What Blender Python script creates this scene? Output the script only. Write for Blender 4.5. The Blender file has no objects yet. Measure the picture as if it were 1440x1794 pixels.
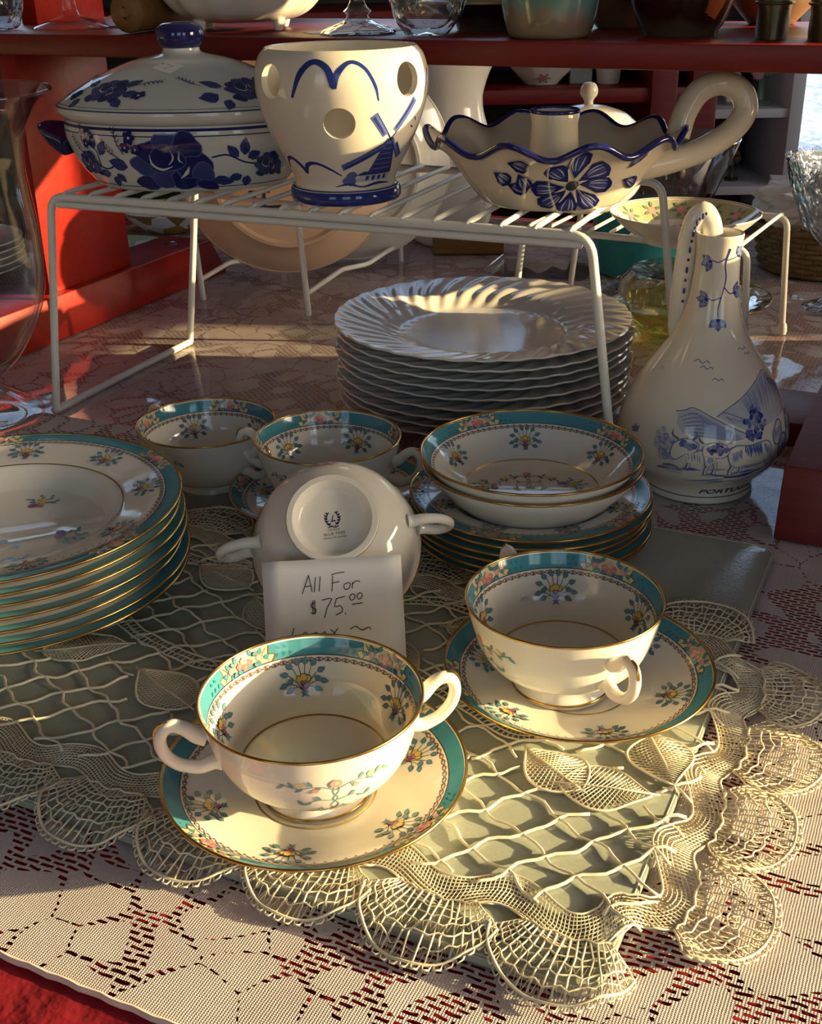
import bpy, bmesh, math, random
from mathutils import Vector, Matrix, noise
from mathutils.geometry import tessellate_polygon
random.seed(7)
R = math.radians
PI = math.pi
sc = bpy.context.scene
COL = sc.collection

# ------------------------------------------------------------------ camera
FPX, PITCH, ROLL, HCAM = 2050.0, R(25.6), 0.018, 0.36
cam = bpy.data.cameras.new('camera')
cam.sensor_fit = 'HORIZONTAL'
cam.sensor_width = 36.0
cam.lens = 36.0 * FPX / 1440.0
cam.clip_start = 0.02
cam_o = bpy.data.objects.new('camera', cam)
COL.objects.link(cam_o)
cam_o.matrix_world = (Matrix.Translation((0, 0, HCAM)) @ Matrix.Rotation(PI / 2 - PITCH, 4, 'X')
                      @ Matrix.Rotation(-ROLL, 4, 'Z'))
sc.camera = cam_o

# ------------------------------------------------------------------ world, sun, exposure
SUN_EL = R(11.0)
SUN_AZ = Vector((1.0, -0.128, 0)).normalized()          # where the sun stands, seen from the table
world = bpy.data.worlds.new('world')
sc.world = world
world.use_nodes = True
wn = world.node_tree
wn.nodes.clear()
sky = wn.nodes.new('ShaderNodeTexSky')
sky.sky_type = 'NISHITA'
sky.sun_disc = False
sky.sun_elevation = R(16)
sky.sun_rotation = math.atan2(SUN_AZ.x, SUN_AZ.y)
sky.air_density = 1.0
sky.dust_density = 2.0
bgn = wn.nodes.new('ShaderNodeBackground')
bgn.inputs['Strength'].default_value = 0.68
wo = wn.nodes.new('ShaderNodeOutputWorld')
wn.links.new(sky.outputs[0], bgn.inputs['Color'])
wn.links.new(bgn.outputs[0], wo.inputs['Surface'])

sun = bpy.data.lights.new('sun', 'SUN')
sun.energy = 14.0
sun.color = (1.0, 0.74, 0.34)
sun.angle = R(0.6)
sun_o = bpy.data.objects.new('sun', sun)
COL.objects.link(sun_o)
sd = Vector((SUN_AZ.x * math.cos(SUN_EL), SUN_AZ.y * math.cos(SUN_EL), math.sin(SUN_EL)))
sun_o.rotation_euler = sd.to_track_quat('Z', 'Y').to_euler()



# daylight enters only through the windows: portals tell the sampler where they are (they give no light themselves)
WINDOWS = [('front', -1.75, -.95, .0, 1.30), ('front', -.30, .50, .0, 1.30), ('front', 1.05, 1.85, .0, 1.30),
           ('right', -.62, .895, .28, 1.10), ('right', 2.5, 3.3, -.10, 1.30),
           ('back', -1.75, -.75, .45, 1.66), ('back', -.25, .70, .45, 1.66), ('back', .98, 2.1, -.20, 1.66)]
for side, a0, a1, z0, z1 in WINDOWS:
    al = bpy.data.lights.new('window_portal', 'AREA')
    al.shape = 'RECTANGLE'
    al.size, al.size_y = a1 - a0, z1 - z0
    al.cycles.is_portal = True
    po = bpy.data.objects.new('window_portal', al)
    COL.objects.link(po)
    ca, cz_ = (a0 + a1) / 2, (z0 + z1) / 2
    po.location = {'front': (ca, -1.92, cz_), 'right': (2.72, ca, cz_), 'back': (ca, 3.52, cz_)}[side]
    po.rotation_euler = Vector({'front': (0, -1, 0), 'right': (1, 0, 0), 'back': (0, 1, 0)}[side]).to_track_quat('Z', 'Y').to_euler()

sc.view_settings.view_transform = 'Standard'
sc.view_settings.look = 'None'
sc.view_settings.gamma = 1.0
sc.view_settings.use_curve_mapping = False
sc.view_settings.exposure = 0.0
sc.cycles.sample_clamp_indirect = 6.0
sc.cycles.blur_glossy = 0.6
sc.cycles.max_bounces = 14
sc.cycles.transparent_max_bounces = 24

# ------------------------------------------------------------------ materials
MATS = {}


def nt(name):
    m = bpy.data.materials.new(name)
    m.use_nodes = True
    t = m.node_tree
    t.nodes.clear()
    out = t.nodes.new('ShaderNodeOutputMaterial')
    MATS[name] = m
    return m, t, out


def N(t, kind, **kw):
    n = t.nodes.new(kind)
    for k, v in kw.items():
        if k.startswith('i_'):
            key = k[2:].replace('_', ' ')
            n.inputs[key].default_value = v
        else:
            setattr(n, k, v)
    return n


def bsdf(t, col, rough=.4, metal=0., spec=.5, coat=0., sss=0., trans=0.):
    b = t.nodes.new('ShaderNodeBsdfPrincipled')
    if col is not None:
        b.inputs['Base Color'].default_value = (*col, 1)
    b.inputs['Roughness'].default_value = rough
    b.inputs['Metallic'].default_value = metal
    b.inputs['Specular IOR Level'].default_value = spec
    b.inputs['Coat Weight'].default_value = coat
    b.inputs['Coat Roughness'].default_value = .03
    if sss:
        b.inputs['Subsurface Weight'].default_value = sss
        b.inputs['Subsurface Radius'].default_value = (1.0, .65, .35)
        b.inputs['Subsurface Scale'].default_value = .006
    b.inputs['Transmission Weight'].default_value = trans
    return b


def plain(name, col, rough=.4, metal=0., spec=.5, coat=0., sss=0., noise=0., nscale=40., bump=0.):
    """principled material whose colour wanders a little with a noise"""
    m, t, out = nt(name)
    b = bsdf(t, col, rough, metal, spec, coat, sss)
    if noise or bump:
        tc = N(t, 'ShaderNodeTexCoord')
        nz = N(t, 'ShaderNodeTexNoise', i_Scale=nscale, i_Detail=6.0)
        t.links.new(tc.outputs['Object'], nz.inputs['Vector'])
        if noise:
            rp = N(t, 'ShaderNodeMixRGB', blend_type='MIX')
            rp.inputs[1].default_value = (*[c * (1 - noise) for c in col], 1)
            rp.inputs[2].default_value = (*[min(1, c * (1 + noise)) for c in col], 1)
            t.links.new(nz.outputs['Fac'], rp.inputs[0])
            t.links.new(rp.outputs[0], b.inputs['Base Color'])
        if bump:
            bp = N(t, 'ShaderNodeBump', i_Strength=.5, i_Distance=bump)
            t.links.new(nz.outputs['Fac'], bp.inputs['Height'])
            t.links.new(bp.outputs[0], b.inputs['Normal'])
    t.links.new(b.outputs[0], out.inputs['Surface'])
    return m


def thin_glass(name, tint=(.97, .98, .97), refl=1.0, ior=1.5, rough=0.0, bump=0., nscale=60.):
    m, t, out = nt(name)
    tr = N(t, 'ShaderNodeBsdfTransparent')
    tr.inputs[0].default_value = (*tint, 1)
    gl = N(t, 'ShaderNodeBsdfGlossy')
    gl.inputs['Roughness'].default_value = rough
    fr = N(t, 'ShaderNodeLayerWeight', i_Blend=.5)
    pw = N(t, 'ShaderNodeMath', operation='POWER')
    pw.inputs[1].default_value = 4.5
    ml = N(t, 'ShaderNodeMath', operation='MULTIPLY_ADD', use_clamp=True)
    ml.inputs[1].default_value = .92 * refl
    ml.inputs[2].default_value = ((ior - 1) / (ior + 1)) ** 2 * refl
    mx = N(t, 'ShaderNodeMixShader')
    t.links.new(fr.outputs['Facing'], pw.inputs[0])
    t.links.new(pw.outputs[0], ml.inputs[0])
    t.links.new(ml.outputs[0], mx.inputs[0])
    t.links.new(tr.outputs[0], mx.inputs[1])
    t.links.new(gl.outputs[0], mx.inputs[2])
    if bump:
        tc = N(t, 'ShaderNodeTexCoord')
        nz = N(t, 'ShaderNodeTexNoise', i_Scale=nscale, i_Detail=2.0)
        bp = N(t, 'ShaderNodeBump', i_Strength=1.0, i_Distance=bump)
        t.links.new(tc.outputs['Object'], nz.inputs['Vector'])
        t.links.new(nz.outputs['Fac'], bp.inputs['Height'])
        t.links.new(bp.outputs[0], gl.inputs['Normal'])
        t.links.new(bp.outputs[0], fr.inputs['Normal'])
    t.links.new(mx.outputs[0], out.inputs['Surface'])
    return m


plain('china', (.80, .765, .68), .06, spec=.5, sss=.18)
plain('white_china', (.70, .67, .63), .10, spec=.5)
plain('cream_ceramic', (.72, .67, .58), .07, spec=.5)
plain('grey_ceramic', (.62, .55, .43), .12, spec=.5, noise=.10, nscale=25)
plain('gold', (.58, .36, .11), .22, metal=1.0)
plain('teal', (.060, .25, .32), .10, noise=.10, nscale=140)
plain('teal_dark', (.035, .175, .23), .10)
plain('ink', (.022, .03, .045), .12)
plain('leaf_blue', (.11, .24, .30), .12, noise=.15, nscale=300)
plain('leaf_green', (.16, .27, .20), .12)
plain('pale_leaf', (.17, .31, .33), .12)
plain('pink', (.58, .17, .20), .12, noise=.2, nscale=400)
plain('pale_pink', (.66, .34, .32), .12)
plain('plum', (.28, .09, .17), .12)
plain('yellow', (.70, .50, .10), .12)
plain('pale_yellow', (.70, .60, .32), .12)
plain('chain_brown', (.20, .11, .075), .12)
plain('line_brown', (.16, .09, .05), .15)
plain('cobalt', (.012, .016, .115), .08, spec=.6, noise=.25, nscale=120)
plain('cobalt_wash', (.035, .05, .20), .08, noise=.3, nscale=90)
plain('delft', (.02, .035, .21), .08, noise=.2, nscale=150)
plain('blue_wash1', (.46, .485, .55), .08, noise=.12, nscale=70)
plain('blue_wash2', (.25, .29, .46), .08, noise=.2, nscale=90)
plain('blue_wash3', (.10, .13, .34), .08, noise=.2, nscale=120)
plain('white_wire', (.72, .71, .67), .32, spec=.4)
plain('paper', (.78, .77, .75), .75, spec=.15)
plain('pen', (.02, .02, .022), .5, spec=.2)
plain('lace_thread', (.84, .75, .56), .85, spec=.05, noise=.12, nscale=200)
plain('peach', (.72, .50, .34), .25, noise=.05, nscale=10)
plain('white_body', (.78, .74, .68), .10)
plain('black', (.015, .014, .013), .5)
plain('dark_bronze', (.10, .08, .045), .38, metal=.6, noise=.5, nscale=60, bump=.001)
plain('brass_label', (.45, .30, .08), .4, metal=.4)
plain('steel', (.6, .6, .62), .22, metal=1.0)
plain('snow', (.42, .47, .58), .7, noise=.3, nscale=1.2, bump=.3)
plain('white_paint', (.62, .64, .68), .5, noise=.05, nscale=6)
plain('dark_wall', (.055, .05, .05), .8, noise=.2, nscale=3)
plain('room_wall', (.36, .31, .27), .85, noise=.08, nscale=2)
plain('floor_wood', (.17, .11, .07), .5, noise=.3, nscale=8)
plain('card', (.36, .25, .15), .85, noise=.1, nscale=30)
plain('book_grey', (.3, .3, .28), .7, noise=.3, nscale=40)
thin_glass('clear_glass', (.955, .965, .96), 1.15)
thin_glass('crystal', (.90, .92, .94), 3.0, bump=.008, nscale=55)
thin_glass('plastic_sheet', (.985, .985, .985), .85, ior=1.45, rough=.05, bump=.0012, nscale=16)
thin_glass('amber_glass', (.96, .90, .60), 1.0, bump=.002, nscale=40)
thin_glass('olive_glass', (.86, .90, .82), 1.8, bump=.002, nscale=30)
thin_glass('pane', (.97, .985, 1.0), .8)


def wood_red(name, base, dark, rough=.32):
    m, t, out = nt(name)
    b = bsdf(t, None, rough, spec=.32)
    tc = N(t, 'ShaderNodeTexCoord')
    mp = N(t, 'ShaderNodeMapping')
    mp.inputs['Scale'].default_value = (3.0, 26.0, 26.0)
    nz = N(t, 'ShaderNodeTexNoise', i_Scale=5.0, i_Detail=8.0, i_Roughness=.62)
    cr = N(t, 'ShaderNodeValToRGB')
    cr.color_ramp.elements[0].position = .3
    cr.color_ramp.elements[1].position = .72
    cr.color_ramp.elements[0].color = (*dark, 1)
    cr.color_ramp.elements[1].color = (*base, 1)
    bp = N(t, 'ShaderNodeBump', i_Strength=.25, i_Distance=.001)
    t.links.new(tc.outputs['Object'], mp.inputs['Vector'])
    t.links.new(mp.outputs[0], nz.inputs['Vector'])
    t.links.new(nz.outputs['Fac'], cr.inputs[0])
    t.links.new(cr.outputs[0], b.inputs['Base Color'])
    t.links.new(nz.outputs['Fac'], bp.inputs['Height'])
    t.links.new(bp.outputs[0], b.inputs['Normal'])
    t.links.new(b.outputs[0], out.inputs['Surface'])
    return m


wood_red('red_wood', (.36, .017, .009), (.24, .010, .006))
wood_red('red_wood_dark', (.21, .013, .010), (.13, .008, .007), .38)
wood_red('red_wood_dull', (.20, .028, .024), (.13, .016, .015), .45)
wood_red('brown_wood', (.30, .15, .045), (.20, .09, .025), .5)


def glaze(name, top, bottom, z0, z1, rough=.1):
    """two glazes that meet in a ragged line at a height"""
    m, t, out = nt(name)
    b = bsdf(t, None, rough, spec=.5)
    tc = N(t, 'ShaderNodeTexCoord')
    sx = N(t, 'ShaderNodeSeparateXYZ')
    nz = N(t, 'ShaderNodeTexNoise', i_Scale=45.0, i_Detail=8.0)
    mp = N(t, 'ShaderNodeMapping')
    mp.inputs['Scale'].default_value = (1, 1, .25)
    ad = N(t, 'ShaderNodeMath', operation='MULTIPLY_ADD')
    ad.inputs[1].default_value = .03
    mr = N(t, 'ShaderNodeMapRange', i_From_Min=z0 + .015, i_From_Max=z1 + .015)
    mx = N(t, 'ShaderNodeMixRGB')
    n2 = N(t, 'ShaderNodeTexNoise', i_Scale=18.0, i_Detail=5.0)
    m2 = N(t, 'ShaderNodeMixRGB', blend_type='MULTIPLY')
    m2.inputs[0].default_value = .6
    mx.inputs[1].default_value = (*bottom, 1)
    mx.inputs[2].default_value = (*top, 1)
    t.links.new(tc.outputs['Object'], sx.inputs[0])
    t.links.new(tc.outputs['Object'], mp.inputs['Vector'])
    t.links.new(mp.outputs[0], nz.inputs['Vector'])
    t.links.new(tc.outputs['Object'], n2.inputs['Vector'])
    t.links.new(nz.outputs['Fac'], ad.inputs[0])
    t.links.new(sx.outputs['Z'], ad.inputs[2])
    t.links.new(ad.outputs[0], mr.inputs['Value'])
    t.links.new(mr.outputs[0], mx.inputs[0])
    t.links.new(mx.outputs[0], m2.inputs[1])
    t.links.new(n2.outputs['Color'], m2.inputs[2])
    t.links.new(m2.outputs[0], b.inputs['Base Color'])
    t.links.new(b.outputs[0], out.inputs['Surface'])
    return m


glaze('green_glaze', (.16, .36, .33), (.27, .23, .17), .012, .024)
glaze('brown_glaze', (.045, .014, .008), (.10, .075, .05), .004, .012)
glaze('tan_glaze', (.32, .22, .12), (.26, .17, .09), .02, .05, .3)
glaze('teal_bowl_glass', (.50, .60, .62), (.03, .36, .40), .050, .085, .05)


def lace_cloth():
    """machine lace: solid woven petals, rows of short slots between them through which the red cloth shows"""
    m, t, out = nt('lace_cloth')
    L = t.links.new
    tc = N(t, 'ShaderNodeTexCoord')
    # petal cells
    wn_ = N(t, 'ShaderNodeTexNoise', i_Scale=9.0, i_Detail=2.0)
    wm = N(t, 'ShaderNodeMixRGB', blend_type='LINEAR_LIGHT')
    wm.inputs[0].default_value = .035
    L(tc.outputs['Object'], wn_.inputs['Vector'])
    L(tc.outputs['Object'], wm.inputs[1])
    L(wn_.outputs['Color'], wm.inputs[2])
    vo = N(t, 'ShaderNodeTexVoronoi', feature='DISTANCE_TO_EDGE', i_Scale=33.0, i_Randomness=.9)
    L(wm.outputs[0], vo.inputs['Vector'])
    # thick slots only where a slow noise asks for them
    nz = N(t, 'ShaderNodeTexNoise', i_Scale=11.0, i_Detail=1.0)
    L(tc.outputs['Object'], nz.inputs['Vector'])
    thr = N(t, 'ShaderNodeMapRange', i_From_Min=.45, i_From_Max=.68, i_To_Min=.016, i_To_Max=.25)
    L(nz.outputs['Fac'], thr.inputs['Value'])
    lt = N(t, 'ShaderNodeMath', operation='LESS_THAN')
    L(vo.outputs['Distance'], lt.inputs[0])
    L(thr.outputs[0], lt.inputs[1])
    # slots: bricks lying along x
    br = N(t, 'ShaderNodeTexBrick', offset=.5, squash=1.0)
    br.inputs['Scale'].default_value = 1.0
    br.inputs['Brick Width'].default_value = .0078
    br.inputs['Row Height'].default_value = .0032
    br.inputs['Mortar Size'].default_value = .00080
    br.inputs['Mortar Smooth'].default_value = .0
    br.inputs['Color1'].default_value = (1, 1, 1, 1)
    br.inputs['Color2'].default_value = (1, 1, 1, 1)
    br.inputs['Mortar'].default_value = (0, 0, 0, 1)
    dn = N(t, 'ShaderNodeTexNoise', i_Scale=70.0, i_Detail=2.0)
    dm = N(t, 'ShaderNodeMixRGB', blend_type='LINEAR_LIGHT')
    dm.inputs[0].default_value = .0022
    L(tc.outputs['Object'], dn.inputs['Vector'])
    L(tc.outputs['Object'], dm.inputs[1])
    L(dn.outputs['Color'], dm.inputs[2])
    L(dm.outputs[0], br.inputs['Vector'])
    hole = N(t, 'ShaderNodeMath', operation='MULTIPLY')
    L(lt.outputs[0], hole.inputs[0])
    L(br.outputs['Color'], hole.inputs[1])
    # woven ground
    w1 = N(t, 'ShaderNodeTexWave', wave_type='BANDS', bands_direction='X', i_Scale=260.0, i_Distortion=1.5)
    w2 = N(t, 'ShaderNodeTexWave', wave_type='BANDS', bands_direction='Y', i_Scale=330.0, i_Distortion=2.5)
    L(tc.outputs['Object'], w1.inputs['Vector'])
    L(tc.outputs['Object'], w2.inputs['Vector'])
    wv = N(t, 'ShaderNodeMath', operation='MULTIPLY')
    L(w1.outputs['Fac'], wv.inputs[0])
    L(w2.outputs['Fac'], wv.inputs[1])
    n3 = N(t, 'ShaderNodeTexNoise', i_Scale=30.0, i_Detail=4.0)
    L(tc.outputs['Object'], n3.inputs['Vector'])
    cr = N(t, 'ShaderNodeValToRGB')
    cr.color_ramp.elements[0].color = (.44, .345, .36, 1)
    cr.color_ramp.elements[1].color = (.68, .61, .61, 1)
    cr.color_ramp.elements[1].position = .7
    ad = N(t, 'ShaderNodeMath', operation='MULTIPLY_ADD')
    ad.inputs[1].default_value = .55
    L(wv.outputs[0], ad.inputs[0])
    L(n3.outputs['Fac'], ad.inputs[2])
    sb = N(t, 'ShaderNodeMath', operation='SUBTRACT')
    sb.inputs[1].default_value = .1
    L(ad.outputs[0], sb.inputs[0])
    L(sb.outputs[0], cr.inputs[0])
    bp = N(t, 'ShaderNodeBump', i_Strength=.6, i_Distance=.0006)
    L(wv.outputs[0], bp.inputs['Height'])
    b = bsdf(t, None, .8, spec=.1)
    L(cr.outputs[0], b.inputs['Base Color'])
    L(bp.outputs[0], b.inputs['Normal'])
    tr = N(t, 'ShaderNodeBsdfTransparent')
    mx = N(t, 'ShaderNodeMixShader')
    L(hole.outputs[0], mx.inputs[0])
    L(b.outputs[0], mx.inputs[1])
    L(tr.outputs[0], mx.inputs[2])
    L(mx.outputs[0], out.inputs['Surface'])


lace_cloth()


def velvet():
    m, t, out = nt('red_cloth')
    b = bsdf(t, None, .85, spec=.1)
    b.inputs['Sheen Weight'].default_value = .3
    b.inputs['Sheen Tint'].default_value = (.9, .2, .2, 1)
    tc = N(t, 'ShaderNodeTexCoord')
    nz = N(t, 'ShaderNodeTexNoise', i_Scale=22.0, i_Detail=5.0)
    cr = N(t, 'ShaderNodeValToRGB')
    cr.color_ramp.elements[0].position = .35
    cr.color_ramp.elements[1].position = .7
    cr.color_ramp.elements[0].color = (.20, .007, .016, 1)
    cr.color_ramp.elements[1].color = (.38, .014, .028, 1)
    t.links.new(tc.outputs['Object'], nz.inputs['Vector'])
    t.links.new(nz.outputs['Fac'], cr.inputs[0])
    t.links.new(cr.outputs[0], b.inputs['Base Color'])
    bp = N(t, 'ShaderNodeBump', i_Strength=.9, i_Distance=.006)
    t.links.new(nz.outputs['Fac'], bp.inputs['Height'])
    t.links.new(bp.outputs[0], b.inputs['Normal'])
    t.links.new(b.outputs[0], out.inputs['Surface'])


velvet()


def frosted_board():
    m, t, out = nt('board_glass')
    b = bsdf(t, None, .17, spec=.6)
    tc = N(t, 'ShaderNodeTexCoord')
    nz = N(t, 'ShaderNodeTexNoise', i_Scale=500.0, i_Detail=2.0)
    cr = N(t, 'ShaderNodeValToRGB')
    cr.color_ramp.elements[0].color = (.27, .30, .25, 1)
    cr.color_ramp.elements[1].color = (.34, .37, .31, 1)
    bp = N(t, 'ShaderNodeBump', i_Strength=.25, i_Distance=.0004)
    t.links.new(tc.outputs['Object'], nz.inputs['Vector'])
    t.links.new(nz.outputs['Fac'], cr.inputs[0])
    t.links.new(nz.outputs['Fac'], bp.inputs['Height'])
    t.links.new(cr.outputs[0], b.inputs['Base Color'])
    t.links.new(bp.outputs[0], b.inputs['Normal'])
    t.links.new(b.outputs[0], out.inputs['Surface'])


frosted_board()


def wicker():
    m, t, out = nt('wicker')
    b = bsdf(t, None, .6, spec=.3)
    tc = N(t, 'ShaderNodeTexCoord')
    nz = N(t, 'ShaderNodeTexNoise', i_Scale=70.0, i_Detail=4.0)
    cr = N(t, 'ShaderNodeValToRGB')
    cr.color_ramp.elements[0].color = (.10, .06, .025, 1)
    cr.color_ramp.elements[1].color = (.30, .20, .09, 1)
    t.links.new(tc.outputs['Object'], nz.inputs['Vector'])
    t.links.new(nz.outputs['Fac'], cr.inputs[0])
    t.links.new(cr.outputs[0], b.inputs['Base Color'])
    t.links.new(b.outputs[0], out.inputs['Surface'])


wicker()


def mosaic_mat(name, cols, scale):
    m, t, out = nt(name)
    b = bsdf(t, None, .08, spec=.6)
    tc = N(t, 'ShaderNodeTexCoord')
    vo = N(t, 'ShaderNodeTexVoronoi', feature='F1', i_Scale=scale)
    cr = N(t, 'ShaderNodeValToRGB')
    cr.color_ramp.interpolation = 'CONSTANT'
    els = cr.color_ramp.elements
    els[0].color = (*cols[0], 1)
    els[1].position = 1.0 / len(cols)
    els[1].color = (*cols[1], 1)
    for i in range(2, len(cols)):
        e = els.new(i / len(cols))
        e.color = (*cols[i], 1)
    sx = N(t, 'ShaderNodeSeparateColor')
    t.links.new(tc.outputs['Object'], vo.inputs['Vector'])
    t.links.new(vo.outputs['Color'], sx.inputs[0])
    t.links.new(sx.outputs[0], cr.inputs[0])
    t.links.new(cr.outputs[0], b.inputs['Base Color'])
    t.links.new(b.outputs[0], out.inputs['Surface'])


mosaic_mat('mosaic_green', [(.55, .66, .75), (.30, .45, .30), (.62, .70, .80), (.35, .38, .40), (.5, .6, .35)], 45)
mosaic_mat('mosaic_amber', [(.70, .78, .90), (.35, .22, .05), (.62, .70, .82), (.25, .15, .04)], 40)

# ------------------------------------------------------------------ building helpers


def finish(name, me, mats, parent, smooth=True, sharp=40):
    if not isinstance(mats, (list, tuple)):
        mats = [mats]
    for k in mats:
        me.materials.append(MATS[k])
    if smooth:
        for p in me.polygons:
            p.use_smooth = True
        if sharp:
            me.set_sharp_from_angle(angle=R(sharp))
    o = bpy.data.objects.new(name, me)
    COL.objects.link(o)
    if parent is not None:
        o.parent = parent
    return o


def from_bm(name, bm, mats, parent=None, smooth=True, sharp=40):
    me = bpy.data.meshes.new(name)
    bm.to_mesh(me)
    bm.free()
    return finish(name, me, mats, parent, smooth, sharp)


def from_py(name, vs, fs, mats, parent=None, smooth=True, sharp=40, mi=None):
    me = bpy.data.meshes.new(name)
    me.from_pydata(vs, [], fs)
    if mi:
        me.polygons.foreach_set('material_index', mi)
    me.update()
    return finish(name, me, mats, parent, smooth, sharp)


def tag(o, label=None, cat=None, group=None, kind=None):
    if label: o['label'] = label
    if cat: o['category'] = cat
    if group: o['group'] = group
    if kind: o['kind'] = kind
    return o


def thing(name, label, cat, loc=(0, 0, 0), rotz=0., group=None):
    o = bpy.data.objects.new(name, None)
    o.empty_display_size = .02
    COL.objects.link(o)
    o.location = loc
    o.rotation_euler = (0, 0, rotz)
    return tag(o, label, cat, group)


def copy_tree(o, parent=None):
    c = o.copy()
    COL.objects.link(c)
    c.parent = parent
    for ch in list(o.children):
        copy_tree(ch, c)
    return c


UX, UY, VX, VY = .902, -.432, .432, .902
YAW = math.atan2(UY, UX)


def W(u, v, z=0.):
    """the table's own frame (everything on it is set square to it) -> world"""
    return Vector((u * UX + v * VX, u * UY + v * VY, z))


def spline(pts, k=6, closed=False):
    """Catmull-Rom through the points (any dimension)"""
    n = len(pts)
    out = []
    seg = n if closed else n - 1
    for i in range(seg):
        if closed:
            p0, p1, p2, p3 = (pts[(i + j - 1) % n] for j in range(4))
        else:
            p1, p2 = pts[i], pts[i + 1]
            p0 = pts[i - 1] if i > 0 else tuple(2 * a - b for a, b in zip(p1, p2))
            p3 = pts[i + 2] if i + 2 < n else tuple(2 * b - a for a, b in zip(p1, p2))
        for j in range(k):
            t = j / k
            out.append(tuple(.5 * (2 * b + (c - a) * t + (2 * a - 5 * b + 4 * c - d) * t * t + (3 * b - a - 3 * c + d) * t ** 3)
                             for a, b, c, d in zip(p0, p1, p2, p3)))
    if not closed:
        out.append(tuple(pts[-1]))
    return out


def lathe_data(prof, n=72, fn=None, mid=None):
    """surface of revolution from (r, z) points; mid gives a material index per segment"""
    vs, fs, mi = [], [], []
    rows = []
    for (r, z) in prof:
        if r < 1e-6:
            rows.append([len(vs)])
            vs.append((0, 0, z))
        else:
            row = []
            for j in range(n):
                a = 2 * PI * j / n
                if fn:
                    rr, zz, aa = fn(r, z, a)
                else:
                    rr, zz, aa = r, z, a
                row.append(len(vs))
                vs.append((rr * math.cos(aa), rr * math.sin(aa), zz))
            rows.append(row)
    for i in range(len(rows) - 1):
        A, B = rows[i], rows[i + 1]
        m = mid[i] if mid else 0
        for j in range(n):
            k = (j + 1) % n
            if len(A) == 1 and len(B) == 1:
                continue
            if len(A) == 1:
                fs.append((A[0], B[k], B[j]))
            elif len(B) == 1:
                fs.append((A[j], A[k], B[0]))
            else:
                fs.append((A[j], A[k], B[k], B[j]))
            mi.append(m)
    return vs, fs, mi


def lathe(name, prof, mats, parent=None, n=72, fn=None, mid=None, sharp=50, xf=None):
    vs, fs, mi = lathe_data(prof, n, fn, mid)
    if xf:
        vs = [xf(*v) for v in vs]
    return from_py(name, vs, fs, mats, parent, True, sharp, mi)


def tube_data(pts, rad, n=8, closed=False, caps=True, vs=None, fs=None, flat=None):
    """round rod along points; rad a number or list; flat = (wide, thin) factors of an oval section"""
    if vs is None:
        vs, fs = [], []
    P = [Vector(p) for p in pts]
    m = len(P)
    T = []
    for i in range(m):
        if closed:
            d = P[(i + 1) % m] - P[(i - 1) % m]
        else:
            d = P[min(i + 1, m - 1)] - P[max(i - 1, 0)]
        T.append(d.normalized())
    ref = Vector((0, 0, 1)) if abs(T[0].z) < .9 else Vector((1, 0, 0))
    nrm = (ref - T[0] * ref.dot(T[0])).normalized()
    base = len(vs)
    for i in range(m):
        nrm = (nrm - T[i] * nrm.dot(T[i]))
        if nrm.length < 1e-6:
            nrm = T[i].orthogonal()
        nrm.normalize()
        bi = T[i].cross(nrm)
        r = rad[i] if isinstance(rad, (list, tuple)) else rad
        fa, fb = flat if flat else (1, 1)
        for j in range(n):
            a = 2 * PI * j / n
            vs.append(tuple(P[i] + nrm * (math.cos(a) * r * fa) + bi * (math.sin(a) * r * fb)))
    seg = m if closed else m - 1
    for i in range(seg):
        a0, b0 = base + i * n, base + ((i + 1) % m) * n
        for j in range(n):
            k = (j + 1) % n
            fs.append((a0 + j, a0 + k, b0 + k, b0 + j))
    if caps and not closed:
        fs.append(tuple(base + j for j in reversed(range(n))))
        fs.append(tuple(base + (m - 1) * n + j for j in range(n)))
    return vs, fs


def tube(name, pts, rad, mat, parent=None, n=10, closed=False, flat=None, sharp=60):
    vs, fs = tube_data(pts, rad, n, closed, True, flat=flat)
    return from_py(name, vs, fs, mat, parent, True, sharp)


def ring(name, r, z, rad, mat, parent=None, n=96, m=6, fn=None):
    pts = []
    for j in range(n):
        a = 2 * PI * j / n
        rr, zz, aa = fn(r, z, a) if fn else (r, z, a)
        pts.append((rr * math.cos(aa), rr * math.sin(aa), zz))
    return tube(name, pts, rad, mat, parent, m, True)


def box_bm(bm, x0, x1, y0, y1, z0, z1):
    v = [bm.verts.new(p) for p in ((x0, y0, z0), (x1, y0, z0), (x1, y1, z0), (x0, y1, z0),
                                   (x0, y0, z1), (x1, y0, z1), (x1, y1, z1), (x0, y1, z1))]
    for f in ((3, 2, 1, 0), (4, 5, 6, 7), (0, 1, 5, 4), (1, 2, 6, 5), (2, 3, 7, 6), (3, 0, 4, 7)):
        bm.faces.new([v[i] for i in f])
    return v


def box(name, x0, x1, y0, y1, z0, z1, mat, parent=None, bevel=.0, seg=2):
    bm = bmesh.new()
    box_bm(bm, x0, x1, y0, y1, z0, z1)
    if bevel:
        bmesh.ops.bevel(bm, geom=bm.edges[:], offset=bevel, segments=seg, affect='EDGES', profile=.5)
    return from_bm(name, bm, mat, parent, True, 40)


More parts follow.
